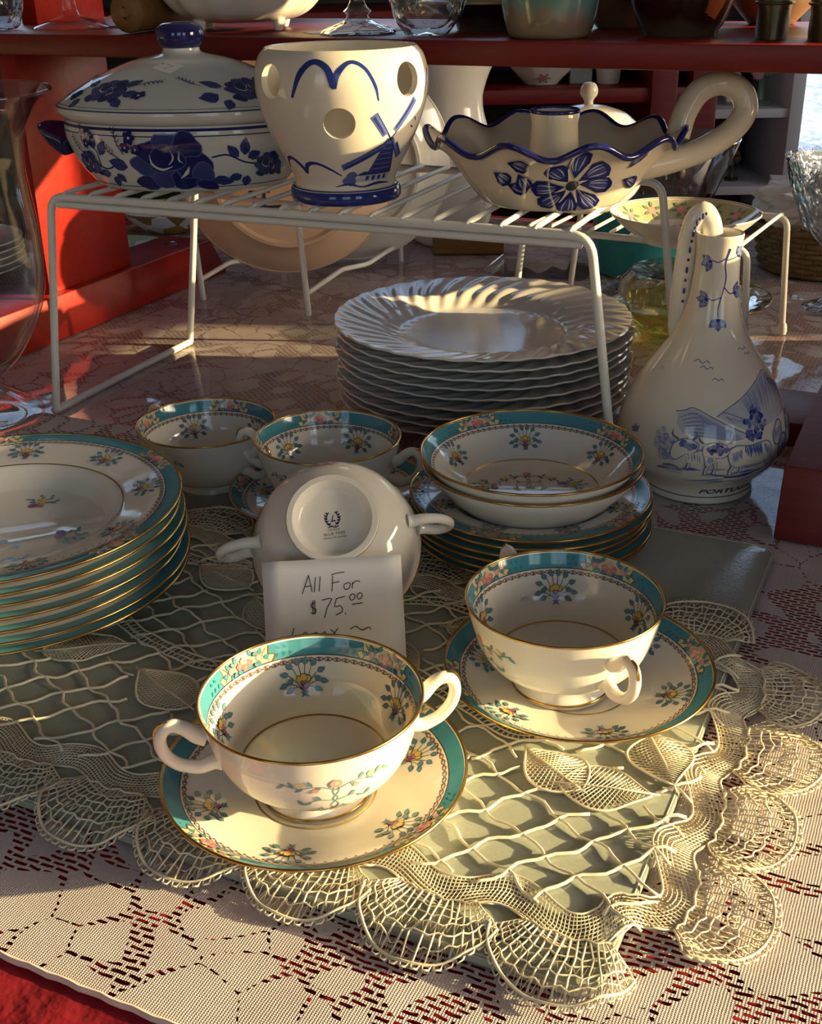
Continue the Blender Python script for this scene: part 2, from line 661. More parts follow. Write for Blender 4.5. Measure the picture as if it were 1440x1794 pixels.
def prism(name, poly, z0, z1, mat, parent=None, bevel=0., seg=2):
    """upright prism over a polygon in xy"""
    bm = bmesh.new()
    a = [bm.verts.new((x, y, z0)) for x, y in poly]
    b = [bm.verts.new((x, y, z1)) for x, y in poly]
    n = len(poly)
    bm.faces.new(list(reversed(a)))
    top = bm.faces.new(b)
    for i in range(n):
        bm.faces.new((a[i], a[(i + 1) % n], b[(i + 1) % n], b[i]))
    bm.normal_update()
    if bevel:
        bmesh.ops.bevel(bm, geom=list(top.edges), offset=bevel, segments=seg, affect='EDGES', profile=.5)
    return from_bm(name, bm, mat, parent, True, 40)


# ------------------------------------------------------------------ painted decoration laid on a curved surface


class Surf:
    """a surface of revolution seen as (angle, length along profile); xf bends it further"""

    def __init__(self, prof, side=1, xf=None):
        self.p = prof
        self.L = [0.]
        for a, b in zip(prof, prof[1:]):
            self.L.append(self.L[-1] + math.hypot(b[0] - a[0], b[1] - a[1]))
        self.side = side
        self.xf = xf

    def rz(self, s):
        L = self.L
        s = min(max(s, 0), L[-1] - 1e-9)
        for i in range(len(L) - 1):
            if s <= L[i + 1]:
                t = (s - L[i]) / max(L[i + 1] - L[i], 1e-9)
                a, b = self.p[i], self.p[i + 1]
                return a[0] + (b[0] - a[0]) * t, a[1] + (b[1] - a[1]) * t
        return self.p[-1]

    def raw(self, a, s):
        r, z = self.rz(s)
        p = (r * math.cos(a), r * math.sin(a), z)
        return Vector(self.xf(*p)) if self.xf else Vector(p)

    def at(self, a, s, off):
        e = .0006
        p = self.raw(a, s)
        r = max(self.rz(s)[0], .004)
        da = self.raw(a + e / r, s) - self.raw(a - e / r, s)
        ds = self.raw(a, s + e) - self.raw(a, s - e)
        n = da.cross(ds)
        if n.length > 1e-12:
            n.normalize()
        return p + n * (off * self.side)

    def s_at_z(self, z):
        for i, (a, b) in enumerate(zip(self.p, self.p[1:])):
            if (a[1] - z) * (b[1] - z) <= 0 and a[1] != b[1]:
                t = (z - a[1]) / (b[1] - a[1])
                return self.L[i] + t * (self.L[i + 1] - self.L[i])
        return 0.

    def s_at_r(self, r):
        for i, (a, b) in enumerate(zip(self.p, self.p[1:])):
            if (a[0] - r) * (b[0] - r) <= 0 and a[0] != b[0]:
                t = (r - a[0]) / (b[0] - a[0])
                return self.L[i] + t * (self.L[i + 1] - self.L[i])
        return 0.


class Art:
    """flat coloured shapes in millimetres, in painting order"""

    def __init__(self):
        self.items = []          # (material, triangles [(p,p,p)])

    def poly(self, pts, mat):
        tris = tessellate_polygon([[Vector((x, y, 0)) for x, y in pts]])
        self.items.append((mat, [tuple(pts[i] for i in t) for t in tris]))
        return self

    def tris(self, tr, mat):
        self.items.append((mat, tr))
        return self

    def stroke(self, pts, w, mat, k=5, taper=False, closed=False):
        P = spline(pts, k, closed) if len(pts) > 2 else list(pts)
        n = len(P)
        ws = w if isinstance(w, (list, tuple)) else None
        l, r = [], []
        for i, (x, y) in enumerate(P):
            if closed:
                a, b = P[(i - 1) % n], P[(i + 1) % n]
            else:
                a, b = P[max(i - 1, 0)], P[min(i + 1, n - 1)]
            dx, dy = b[0] - a[0], b[1] - a[1]
            d = math.hypot(dx, dy) or 1
            t = i / max(n - 1, 1)
            if ws:
                f = t * (len(ws) - 1)
                i0 = min(int(f), len(ws) - 2)
                ww = ws[i0] + (ws[i0 + 1] - ws[i0]) * (f - i0)
            else:
                ww = w * (1 - .75 * t) if taper else w
            l.append((x - dy / d * ww / 2, y + dx / d * ww / 2))
            r.append((x + dy / d * ww / 2, y - dx / d * ww / 2))
        tr = []
        for i in range(n if closed else n - 1):
            j = (i + 1) % n
            tr += [(l[i], r[i], r[j]), (l[i], r[j], l[j])]
        self.items.append((mat, tr))
        return self

    def leaf(self, x, y, ln, wd, ang, mat, edge=None, ew=.35):
        def shape(L_, w_, o=0):
            c, s = math.cos(ang), math.sin(ang)
            q = [(-o, 0), (L_ * .2, w_ * .42), (L_ * .5, w_ * .5), (L_ * .8, w_ * .3), (L_ + o, 0), (L_ * .8, -w_ * .3), (L_ * .5, -w_ * .5), (L_ * .2, -w_ * .42)]
            return [(x + a * c - b * s, y + a * s + b * c) for a, b in q]
        if edge:
            self.poly(shape(ln, wd + ew * 2, ew), edge)
        self.poly(shape(ln, wd), mat)
        return self

    def disc(self, x, y, r, mat, n=10, edge=None, ew=.3, ry=None):
        ry = ry or r
        if edge:
            self.poly([(x + (r + ew) * math.cos(2 * PI * i / n), y + (ry + ew) * math.sin(2 * PI * i / n)) for i in range(n)], edge)
        self.poly([(x + r * math.cos(2 * PI * i / n), y + ry * math.sin(2 * PI * i / n)) for i in range(n)], mat)
        return self

    def text(self, s, x, y, h, mat, ang=0., shear=0., sx=1.0):
        cu = bpy.data.curves.new('lettering', 'FONT')
        cu.body = s
        cu.size = h * 1.38
        cu.align_x = 'CENTER'
        cu.resolution_u = 3
        o = bpy.data.objects.new('lettering', cu)
        COL.objects.link(o)
        me = o.to_mesh()
        me.calc_loop_triangles()
        c, sn = math.cos(ang), math.sin(ang)
        pts = [((v.co.x * sx + shear * v.co.y), v.co.y) for v in me.vertices]
        pts = [(x + a * c - b * sn, y + a * sn + b * c) for a, b in pts]
        tr = [tuple(pts[i] for i in t.vertices) for t in me.loop_triangles]
        o.to_mesh_clear()
        bpy.data.objects.remove(o)
        bpy.data.curves.remove(cu)
        self.items.append((mat, tr))
        return self

    def merge(self, other, dx=0, dy=0, ang=0, sc_=1.):
        c, s = math.cos(ang) * sc_, math.sin(ang) * sc_
        for mat, tr in other.items:
            self.items.append((mat, [tuple((dx + x * c - y * s, dy + x * s + y * c) for x, y in t) for t in tr]))
        return self

    def build(self, name, place, parent=None, maxlen=4.0, off=.00012, step=.000012):
        """place(x_mm, y_mm, offset) -> point"""
        mats, vs, fs, mi = [], [], [], []
        for li, (mat, tr) in enumerate(self.items):
            if mat not in mats:
                mats.append(mat)
            m = mats.index(mat)
            o = off + step * li
            cache = {}

            def vid(p):
                key = (round(p[0], 4), round(p[1], 4))
                if key not in cache:
                    cache[key] = len(vs)
                    vs.append(tuple(place(p[0], p[1], o)))
                return cache[key]
            stack = list(tr)
            while stack:
                a, b, c = stack.pop()
                e = [math.dist(a, b), math.dist(b, c), math.dist(c, a)]
                k = e.index(max(e))
                if e[k] > maxlen:
                    q = (a, b, c)
                    p, q_, r_ = q[k], q[(k + 1) % 3], q[(k + 2) % 3]
                    mdl = ((p[0] + q_[0]) / 2, (p[1] + q_[1]) / 2)
                    stack += [(p, mdl, r_), (mdl, q_, r_)]
                    continue
                i, j, k2 = vid(a), vid(b), vid(c)
                if len({i, j, k2}) == 3:
                    fs.append((i, j, k2))
                    mi.append(m)
        return from_py(name, vs, fs, mats, parent, True, 0, mi)


def on_surf(sf, a0, s0, sign=1, rot=0.):
    """decal placement: x along the turn, y along the profile"""
    r0 = max(sf.rz(s0)[0], .004)
    c, s = math.cos(rot), math.sin(rot)

    def f(x, y, off):
        x, y = (x * c - y * s) / 1000, (x * s + y * c) / 1000
        sy = s0 + y * sign
        rr = max(sf.rz(sy)[0], r0 * .5, .004)
        return sf.at(a0 + x / rr, sy, off)
    return f


def flat_place(o, ex, ey):
    """decal on a plane: origin and two unit vectors"""
    o, ex, ey = Vector(o), Vector(ex), Vector(ey)
    n = ex.cross(ey).normalized()
    return lambda x, y, off: o + ex * (x / 1000) + ey * (y / 1000) + n * off
# ------------------------------------------------------------------ the room
FL = -.76


def struct(o):
    o['kind'] = 'structure'
    return o


struct(box('floor', -3.2, 2.7, -1.9, 3.5, FL - .05, FL, 'floor_wood'))
struct(box('ceiling', -3.2, 2.7, -1.9, 3.5, 1.75, 1.82, 'white_paint'))
struct(box('wall_left', -3.3, -3.2, -1.9, 3.5, FL, 1.75, 'room_wall'))


def wall_boxes(name, axis, pos, th, spans, mat):
    """wall made of solid blocks: spans are (a0, a1, z0, z1) along the wall"""
    bm = bmesh.new()
    for a0, a1, z0, z1 in spans:
        if axis == 'x':
            box_bm(bm, pos, pos + th, a0, a1, z0, z1)
        else:
            box_bm(bm, a0, a1, pos, pos + th, z0, z1)
    return struct(from_bm(name, bm, mat, None, False))




def wall_with_holes(name, axis, pos, a0, a1, holes, mat):
    """solid wall between a0 and a1 with rectangular window openings (h0, h1, z0, z1), left to right"""
    spans, cur = [], a0
    for h0, h1, z0, z1 in sorted(holes):
        spans += [(cur, h0, FL, 1.75), (h0, h1, FL, z0), (h0, h1, z1, 1.75)]
        cur = h1
    spans.append((cur, a1, FL, 1.75))
    return wall_boxes(name, axis, pos, .1, spans, mat)


wall_with_holes('wall_right', 'x', 2.6, -1.9, 3.5, [w[1:] for w in WINDOWS if w[0] == 'right'], 'room_wall')
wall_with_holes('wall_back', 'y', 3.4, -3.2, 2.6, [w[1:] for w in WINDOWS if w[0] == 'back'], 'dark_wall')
wall_with_holes('wall_front', 'y', -1.9, -3.2, 2.6, [w[1:] for w in WINDOWS if w[0] == 'front'], 'room_wall')


def window(name, axis, pos, a0, a1, z0, z1, na, nz, pane=False):
    fr = bpy.data.objects.new(name, None)
    COL.objects.link(fr)
    struct(fr)

    def bar(nm, c0, c1, d0, d1, t0, t1, mat='white_paint'):
        if axis == 'x':
            box(nm, pos + t0, pos + t1, c0, c1, d0, d1, mat, fr)
        else:
            box(nm, c0, c1, pos + t0, pos + t1, d0, d1, mat, fr)
    bar('window_sill', a0 - .03, a1 + .03, z0 - .03, z0, -.06, .11)
    for i in range(na + 1):
        w = .03 if i in (0, na) else .014
        a = a0 + (a1 - a0) * i / na
        bar('mullion', a - w, a + w, z0, z1, .02, .07)
    for i in range(nz + 1):
        w = .03 if i in (0, nz) else .012
        z = z0 + (z1 - z0) * i / nz
        bar('glazing_bar', a0, a1, z - w, z + w, .025, .065)
    if pane:
        bar('pane', a0, a1, z0, z1, .044, .046, 'pane')


wn_no = 0
for side, a0, a1, z0, z1 in WINDOWS[::-1]:
    wn_no += 1
    big = side == 'right' and a0 < 0
    window('window_%d' % wn_no, 'x' if side == 'right' else 'y', {'front': -1.9, 'right': 2.6, 'back': 3.4}[side], a0, a1, z0, z1, 1 if big else 2, 1 if big else 3, wn_no == 1)
struct(box('ground_snow', -30, 30, 3.6, 40, FL - .4, FL - .3, 'snow'))

# ------------------------------------------------------------------ the table and what covers it
tb = thing('display_table', 'long table under red cloth and white lace carrying the china', 'table', W(0, 0), YAW)
box('tabletop', -1.15, .92, .13, 1.66, -.035, -.004, 'brown_wood', tb)
for u in (-1.07, .84):
    for v in (.21, 1.58):
        box('leg', u - .03, u + .03, v - .03, v + .03, FL, -.035, 'brown_wood', tb)

# red cloth: top sheet and a hanging skirt with folds
vs, fs = [], []
loop = []
u0, u1, v0, v1 = -1.16, .93, .12, 1.67
ns = 60
for i in range(ns): loop.append((u0 + (u1 - u0) * i / ns, v0, 0, -1))
for i in range(ns): loop.append((u1, v0 + (v1 - v0) * i / ns, 1, 0))
for i in range(ns): loop.append((u1 - (u1 - u0) * i / ns, v1, 0, 1))
for i in range(ns): loop.append((u0, v1 - (v1 - v0) * i / ns, -1, 0))
m_ = len(loop)
for k, (z, o_) in enumerate(((-.0022, 0), (-.006, .006), (-.12, .012), (-.32, .02))):
    for j, (a, b, nu, nv) in enumerate(loop):
        w_ = o_ + (.018 * k / 3 * math.sin(j * .9) if k else 0)
        vs.append((a + nu * w_, b + nv * w_, z))
for k in range(3):
    for j in range(m_):
        fs.append((k * m_ + j, (k + 1) * m_ + j, (k + 1) * m_ + (j + 1) % m_, k * m_ + (j + 1) % m_))
fs.append(tuple(range(m_)))
rc = from_py('red_tablecloth', vs, fs, 'red_cloth', None, True, 40)
rc.location = W(0, 0)
rc.rotation_euler[2] = YAW
tag(rc, 'deep red cloth showing below the lace at the table front', 'tablecloth')

# white machine lace over it, gently uneven
LU0, LU1, LV0, LV1 = -1.13, .90, .2415, 1.65


def rip(u, v):
    return .00025 * math.sin(u * 31 + 1.3) * math.sin(v * 27)


def sheet(nu, nv, a0, a1, b0, b1, z, amp=1.):
    vs, fs = [], []
    for j in range(nv + 1):
        for i in range(nu + 1):
            u, v = a0 + (a1 - a0) * i / nu, b0 + (b1 - b0) * j / nv
            vs.append((u, v, z + amp * rip(u, v)))
    for j in range(nv):
        for i in range(nu):
            q = j * (nu + 1) + i
            fs.append((q, q + 1, q + nu + 2, q + nu + 1))
    return vs, fs


lt_ = thing('lace_tablecloth', 'white machine-lace tablecloth with leaf pattern and straight front hem', 'tablecloth', W(0, 0, -.001), YAW)
vs, fs = sheet(120, 90, LU0, LU1, LV0, LV1, 0)
from_py('lace_panel', vs, fs, 'lace_cloth', lt_)
plain('hem_thread', (.60, .52, .48), .85, spec=.1, noise=.1, nscale=300)
vs, fs = [], []
tube_data([(LU0 + (LU1 - LU0) * i / 400, LV0 + .0004 * math.sin(i * 1.9), .0004) for i in range(401)], .0014, 5, vs=vs, fs=fs)
from_py('hem', vs, fs, 'hem_thread', lt_)

# clear plastic over the back of the table
vs, fs = sheet(100, 80, LU0 + .02, LU1 - .02, .735, LV1 - .01, 0, .5)
pl = from_py('plastic_sheet', vs, fs, 'plastic_sheet')
pl.location = W(0, 0, -.0004)
pl.rotation_euler[2] = YAW
tag(pl, 'clear plastic sheet over the lace behind the glass board', 'plastic sheet')

# ------------------------------------------------------------------ frosted glass board
BZ = .0046


def rrect(a0, a1, b0, b1, r, n=6):
    out = []
    for cx_, cy_, st in ((a1 - r, b0 + r, -PI / 2), (a1 - r, b1 - r, 0), (a0 + r, b1 - r, PI / 2), (a0 + r, b0 + r, PI)):
        for i in range(n + 1):
            a = st + PI / 2 * i / n
            out.append((cx_ + r * math.cos(a), cy_ + r * math.sin(a)))
    return out


BU0, BU1, BV0, BV1 = -.585, -.077, .3145, .7144
gb = thing('glass_board', 'frosted grey-green glass cutting board under the lace doily', 'cutting board', W(0, 0, 0), YAW)
prism('board', rrect(BU0, BU1, BV0, BV1, .012), .0006, BZ, 'board_glass', gb, .0008)
plain('board_rim', (.50, .55, .50), .2)
tube('edge_band', [(x, y, BZ - .0002) for x, y in rrect(BU0 + .0015, BU1 - .0015, BV0 + .0015, BV1 - .0015, .0108, 8)], .0005, 'board_rim', gb, 5, True)
Art().text('NOT FOR SALE', 0, 0, 4.2, 'ink').build('lettering', flat_place((-.109, .3262, BZ), (1, 0, 0), (0, 1, 0)), gb)

# ------------------------------------------------------------------ red display shelf
sh = thing('display_shelf', 'red painted wooden shelf on board uprights and long feet', 'shelf', W(0, 0), YAW)


def foot(u0, u1, v0, v1, h, cut):
    """long foot whose two ends are cut on a slope"""
    bm = bmesh.new()
    q = [(v0, 0), (v1, 0), (v1 - cut, h), (v0 + .010, h)]
    A = [bm.verts.new((u0, v, z)) for v, z in q]
    B = [bm.verts.new((u1, v, z)) for v, z in q]
    bm.faces.new(A[::-1])
    bm.faces.new(B)
    for i in range(4):
        bm.faces.new((A[i], A[(i + 1) % 4], B[(i + 1) % 4], B[i]))
    bmesh.ops.recalc_face_normals(bm, faces=bm.faces[:])
    bmesh.ops.bevel(bm, geom=bm.edges[:], offset=.0012, segments=2, affect='EDGES', profile=.5)
    return bm


fl_ = from_bm('foot', foot(-.905, -.836, .735, 1.222, .046, .03), 'red_wood', sh)
fr_ = from_bm('foot', foot(-.083, -.014, .735, 1.222, .050, .03), 'red_wood_dull', sh)
for f_, uu, zz in ((fl_, -.870, .046), (fr_, -.050, .050)):
    for vv in ((1.155,) if f_ is fl_ else (.80,)):
        o = lathe('knot_hole' if f_ is fl_ else 'screw_head', [(0, .0003), (.006, .0006), (.0085, .0012), (.0095, .0)], 'line_brown' if f_ is fl_ else 'red_wood_dull', f_, 20)
        o.location = (uu, vv, zz)
box('upright', -.866, -.846, .914, 1.049, .046, .282, 'red_wood', sh, .001)
box('upright', -.062, -.040, .914, 1.049, .050, .282, 'red_wood', sh, .001)
box('apron', -1.04, -.866, .918, .936, .243, .282, 'red_wood_dull', sh, .001)  # shade below the shelf is put into its duller red
box('shelf_board', -1.06, .14, .862, 1.13, .282, .300, 'red_wood_dark', sh, .0015)
box('upper_upright', -.895, -.875, .985, 1.09, .300, .72, 'red_wood', sh, .001)
box('upper_upright', -.040, -.020, .985, 1.09, .300, .72, 'red_wood', sh, .001)
o = lathe('screw_head', [(0, .0012), (.002, .0011), (.0028, 0)], 'black', sh, 12)
o.location = (-.925, .9178, .262)
o.rotation_euler = (PI / 2, 0, 0)

o = box('red_plank', -.175, -.089, .905, .985, 0, .020, 'red_wood_dull', None, .001)
o.location = W(0, 0)
o.rotation_euler[2] = YAW
tag(o, 'short flat red plank lying behind the blue and white bottle jug', 'plank')

# unseen boxes added beyond the right edge to hold back the low sun
def sun_block(name, x0, x1, y0, y1, h, label):
    t = thing(name, label, 'box', (x0, y0, 0))
    box('body', 0, x1 - x0, 0, y1 - y0, 0, h, 'card', t, .002)
    box('flap', .004, (x1 - x0) / 2 - .001, .002, y1 - y0 - .002, h, h + .002, 'card', t)
    box('flap', (x1 - x0) / 2 + .001, x1 - x0 - .004, .002, y1 - y0 - .002, h, h + .002, 'card', t)
    return t


sun_block('shade_box', .50, .70, .44, .885, .222, 'taller brown box added out of view beyond the right foot to block the sun')
sun_block('shade_box', .56, .76, .895, 1.011, .162, 'lower brown box added out of view beyond the right foot to block the sun')

# ------------------------------------------------------------------ furniture at the back of the shop
bk = thing('back_shelf', 'dark red shelf unit standing behind the table', 'shelf', (-1.2, 2.15, FL))
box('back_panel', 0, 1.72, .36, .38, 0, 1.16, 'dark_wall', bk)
for x in (0, .92, 1.63, 1.70):
    box('upright', x, x + .045, -.01, .36, 0, 1.16, 'red_wood_dark', bk, .002)
for z in (.10, .48, .875, 1.005, 1.16):
    box('shelf_board', .045, 1.70, 0, .36, z, z + .025, 'red_wood_dark', bk, .002)

wh = thing('white_bookcase', 'white open bookcase with ornaments, beside the back window', 'bookcase', (.585, 2.38, FL))
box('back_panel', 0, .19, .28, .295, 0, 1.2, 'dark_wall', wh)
box('side', 0, .02, 0, .28, 0, 1.2, 'white_paint', wh, .001)
box('side', .165, .19, 0, .28, 0, 1.2, 'white_paint', wh, .001)
for z in (.3, .685, .832, 1.15):
    box('shelf_board', .02, .165, .01, .28, z - .017, z, 'white_paint', wh, .001)
# ------------------------------------------------------------------ the flowered dinner service
def bouquet(s=1.0, pale=False):
    a = Art()
    lf = 'pale_leaf' if pale else 'leaf_blue'
    stems = [(-8.2, -.5), (-7.4, 4.0), (-4.6, 7.2), (-1.2, 8.4), (2.2, 8.2), (5.6, 6.8), (8.2, 3.4), (9.0, -1.2), (-5.2, -4.2), (5.6, -4.0)]
    for x, y in stems:
        a.stroke([(0, -7), (x * .45, y * .35 - 2.5), (x, y)], .38, 'ink', 3)
    dirs = [(-9.0, -.6, 190), (-8.0, 4.2, 150), (-4.8, 7.6, 125), (-1.2, 8.6, 100), (2.4, 8.4, 75), (6.0, 7.0, 45), (8.6, 3.6, 20), (9.2, -1.3, -15), (-5.6, -4.4, 205), (6.0, -4.2, -25),
            (-6.2, 1.6, 215), (6.0, 1.2, -40)]
    for x, y, d in dirs:
        a.leaf(x, y, 4.7, 2.7, R(d), lf, 'ink', .3)
    for dx in (-1.1, 0, 1.1):
        a.stroke([(dx * .7, -7.4), (dx, -1.4)], .75, 'plum' if not pale else 'pale_pink', 1)
    a.poly([(-2.2, -9.6), (-1.2, -7.6), (-2.6, -6.6), (2.6, -6.6), (1.2, -7.6), (2.2, -9.6), (0, -8.8)], 'leaf_blue')
    a.disc(0, -.8, 2.3, 'pink', 9, 'ink', .3, 1.3)
    for x, y, r in ((-2.3, .8, 1.7), (2.3, .8, 1.7), (0, 1.5, 2.0)):
        a.disc(x, y, r, 'yellow', 9, 'ink', .3)
    if s != 1:
        return Art().merge(a, sc_=s)
    return a


def tree_spray(pale=True):
    """loose branch with blossoms: outside of the cups and middle of bowls and plates"""
    a = Art()
    br = 'line_brown' if not pale else 'pale_leaf'
    a.stroke([(0, -9), (1.2, -5), (-.8, -1), (1, 3), (.4, 7)], .5, br)
    a.stroke([(0, -9), (-1.2, -5), (.8, -1), (-1, 3), (0, 7)], .4, br)
    for sx in (-1, 1):
        a.stroke([(0, 4), (sx * 6, 6.5), (sx * 13, 6), (sx * 19, 8)], .4, br)
        a.stroke([(sx * .8, -2), (sx * 6, -1), (sx * 11, -3.5)], .4, br)
        for i, (x, y) in enumerate(((5, 6.2), (8, 6.8), (11, 6.2), (14.5, 6.4), (17.5, 7.4), (5, -1.2), (8, -2), (11, -3.6))):
            a.leaf(sx * x, y, 3.6, 1.5, R((60 if i % 2 else -35) if sx > 0 else (120 if i % 2 else 215)), 'pale_leaf' if pale else ('leaf_blue', 'leaf_green')[i % 2])
        a.disc(sx * 12.5, 7.6, 1.5, 'pale_yellow' if pale else 'yellow', 7)
        a.disc(sx * 7, 4.6, 1.2, 'pale_pink' if pale else 'plum', 7)
    a.disc(0, 7.4, 2.2, 'pale_pink' if pale else 'pink', 8)
    a.disc(.2, 7.5, .8, 'pale_yellow', 6)
    for x, y in ((-4, -8.4), (3.6, -8.8), (0, -9.6)):
        a.disc(x, y, 1.8, 'pale_pink' if pale else 'plum', 7)
    for i in range(9):
        a.leaf(-8 + 2 * i, -9 + (i % 3) * .8, 2.6, 1.1, R(30 + 40 * (i % 4)), 'pale_leaf' if pale else 'leaf_green')
    return a


def small_spray():
    a = Art()
    for d in (35, 70, 105, 140):
        a.stroke([(0, -4), (5 * math.cos(R(d)), -1 + 5 * math.sin(R(d)))], .35, 'leaf_blue', 1)
        for q in (.45, .75, 1.0):
            a.leaf(6 * q * math.cos(R(d)), -3 + 8 * q * math.sin(R(d)), 3, 1.3, R(d + (25 if q == .75 else -20)), 'leaf_blue' if d % 2 else 'leaf_green')
    a.disc(0, 1, 2, 'yellow', 8)
    a.disc(1.6, -3.6, 2.0, 'plum', 8)
    a.disc(-1.6, -3.2, 1.4, 'pink', 8)
    return a


def medallion(h, half):
    """flowered panel that interrupts the teal band: h wide band, half length"""
    a = Art()
    y0, y1 = .15, h - .15
    ym = h / 2
    pts = []
    for i in range(9):
        t = i / 8
        pts.append((-half - 2.0 * math.sin(t * PI) * (1 if t < .5 else -.6), y0 + (y1 - y0) * t))
    q = pts + [(-x, y) for x, y in reversed(pts)]
    a.poly(q, 'pale_yellow')
    for sx in (-1, 1):
        a.stroke([(sx * x, y) for x, y in pts], .5, 'line_brown', 2)
        a.stroke([(sx * (half - 1.5), y0 + .4), (sx * (half - 4.5), ym), (sx * (half - 2), y1 - .6)], .45, 'line_brown', 4)
        for i in range(5):
            a.leaf(sx * (half + 3.2 + 1.7 * i), ym + (1 if i % 2 else -1) * h * .12, 2.3, 1.3, R(40 if i % 2 else -60), 'teal_dark')
        for x, y, d in ((half - 6, ym + 1, 60), (half - 8, ym - 2, -50), (half - 4, ym - 1.5, 20), (half - 10, ym + 2, 110), (half - 10.5, ym - 2.6, 200)):
            if x > 0:
                a.leaf(sx * x, y, 3.2, 1.9, R(d if sx > 0 else 180 - d), 'teal', 'ink', .25)
        a.disc(sx * (half - 6.5), ym - .3, 1.5, 'pale_pink', 7, 'plum', .25)
    for x, y in ((-2.8, -.6), (2.8, -.4), (0, 1.2), (0, -2.0)):
        for k in range(5):
            a.disc(x + 1.15 * math.cos(k * 1.257 + .3), ym + y + 1.05 * math.sin(k * 1.257 + .3), .95, 'pink' if (x, y) != (0, 1.2) else 'pale_pink', 7)
        a.disc(x, ym + y, .55, 'yellow', 6)
    for x, y, d in ((-5.6, 1.6, 150), (5.6, 1.4, 30), (-5.2, -2.4, 210), (5.2, -2.2, -30)):
        a.leaf(x, ym + y, 2.8, 1.8, R(d), 'leaf_blue', 'ink', .25)
    return a


def chain(length, w=1.9, step=4.4):
    """two threads twisting round each other"""
    a = Art()
    n = max(8, int(round(length / step)))
    k = 8
    for ph in (0, PI):
        pts = [(length * i / (n * k), w * .5 * math.sin(PI * i / k + ph)) for i in range(n * k + 1)]
        a.stroke(pts, .5, 'chain_brown', 1)
    for i in range(n):
        a.disc(length * (i + .5) / n, 0, .75, 'chain_brown', 6)
    return a


def ring_chain(name, sf, s, parent, w=1.9, step=4.4):
    r = sf.rz(s)[0]
    L_ = 2 * PI * r * 1000
    ar = chain(L_, w, step)
    return ar.build(name, lambda x, y, off: sf.at(x / 1000 / r, s + y / 1000, off), parent, 30)


def band_line(name, sf, s, w, mat, parent, n=96, off=.00018):
    """thin painted ring"""
    vs, fs = [], []
    for j in range(n):
        a = 2 * PI * j / n
        vs.append(tuple(sf.at(a, s - w / 2, off)))
        vs.append(tuple(sf.at(a, s + w / 2, off)))
    for j in range(n):
        k = (j + 1) % n
        fs.append((2 * j, 2 * k, 2 * k + 1, 2 * j + 1))
    return from_py(name, vs, fs, mat, parent, True, 0)


def band_fill(name, sf, s0, s1, mat, parent, n=96, off=.0001, m=4):
    vs, fs = [], []
    for i in range(m + 1):
        for j in range(n):
            vs.append(tuple(sf.at(2 * PI * j / n, s0 + (s1 - s0) * i / m, off)))
    for i in range(m):
        for j in range(n):
            k = (j + 1) % n
            fs.append((i * n + j, i * n + k, (i + 1) * n + k, (i + 1) * n + j))
    return from_py(name, vs, fs, mat, parent, True, 0)


def decorate(parent, sf, s_rim, inward, bw, n_b, b_in, b_scale, n_m, a0, half=15., chain_gap=2.6):
    """teal band below the rim, its panels, the chain and the bouquets. inward = sign of s going to the middle"""
    g = inward
    lo, hi = sorted((s_rim + g * .0012, s_rim + g * bw))
    band_fill('teal_band', sf, lo, hi, 'teal', parent)
    band_line('band_line', sf, s_rim + g * (bw + .0003), .0005, 'ink', parent)
    s_m = s_rim + g * bw
    med = medallion(bw * 1000 - 1.2, half)
    first = None
    for i in range(n_m):
        a = a0 + 2 * PI * i / n_m
        med.build('flower_panel', on_surf(sf, a, s_m, -g), parent, 3.0, .00015)
    ring_chain('chain_border', sf, s_m + g * chain_gap / 1000, parent)
    bq = bouquet(b_scale)
    sb = s_m + g * b_in
    for i in range(n_b):
        a = a0 + 2 * PI * (i + .5) / n_b
        bq.build('bouquet', on_surf(sf, a, sb, -g), parent, 3.0)


# ---- two-handled cup
CUP_OUT = [(.0, .0072), (.0132, .0072), (.0150, .0066), (.0172, .0062), (.0192, .0050), (.0205, .0022), (.0222, .0), (.0252, .0), (.0258, .0012), (.0250, .0026), (.0228, .0060), (.0222, .0082), (.0232, .0098)] + \
    spline([(.0232, .0098), (.0310, .0130), (.0390, .0195), (.0440, .0285), (.0470, .0385), (.0490, .0470), (.0502, .0522)], 5)[1:]
CUP_IN = spline([(.0496, .0524), (.0474, .0465), (.0452, .0385), (.0421, .0290), (.0370, .0205), (.0330, .0172)], 5) + [(.0320, .0168), (.020, .0163), (.0, .0162)]
SF_CIN = Surf(CUP_IN, 1)
SF_COUT = Surf(CUP_OUT[11:], 1)


def cup_handle(parent, side):
    """upright loop on one side, springing from under the rim"""
    q = [(.0482, .0400), (.0520, .0418), (.0565, .0462), (.0612, .0486), (.0655, .0470), (.0675, .0415), (.0660, .0345), (.0612, .0285), (.0560, .0258), (.0510, .0246), (.0452, .0260), (.0420, .0255)]
    P = spline([(side * x, 0., z) for x, z in q], 5)
    n = len(P)
    rr = [.0029 + .0014 * (abs(i / (n - 1) - .5) * 2) ** 3 for i in range(n)]
    o = tube('handle', P, rr, 'china', parent, 12, flat=(1.0, 1.0))
    g = [(x + side * .0026 * (1 if .0600 < abs(x) else 0), y, z + .0024) for x, y, z in P[12:26]]
    tube('gold_line', g, .0008, 'gold', o, 6, flat=(.6, 1.0))
    return o


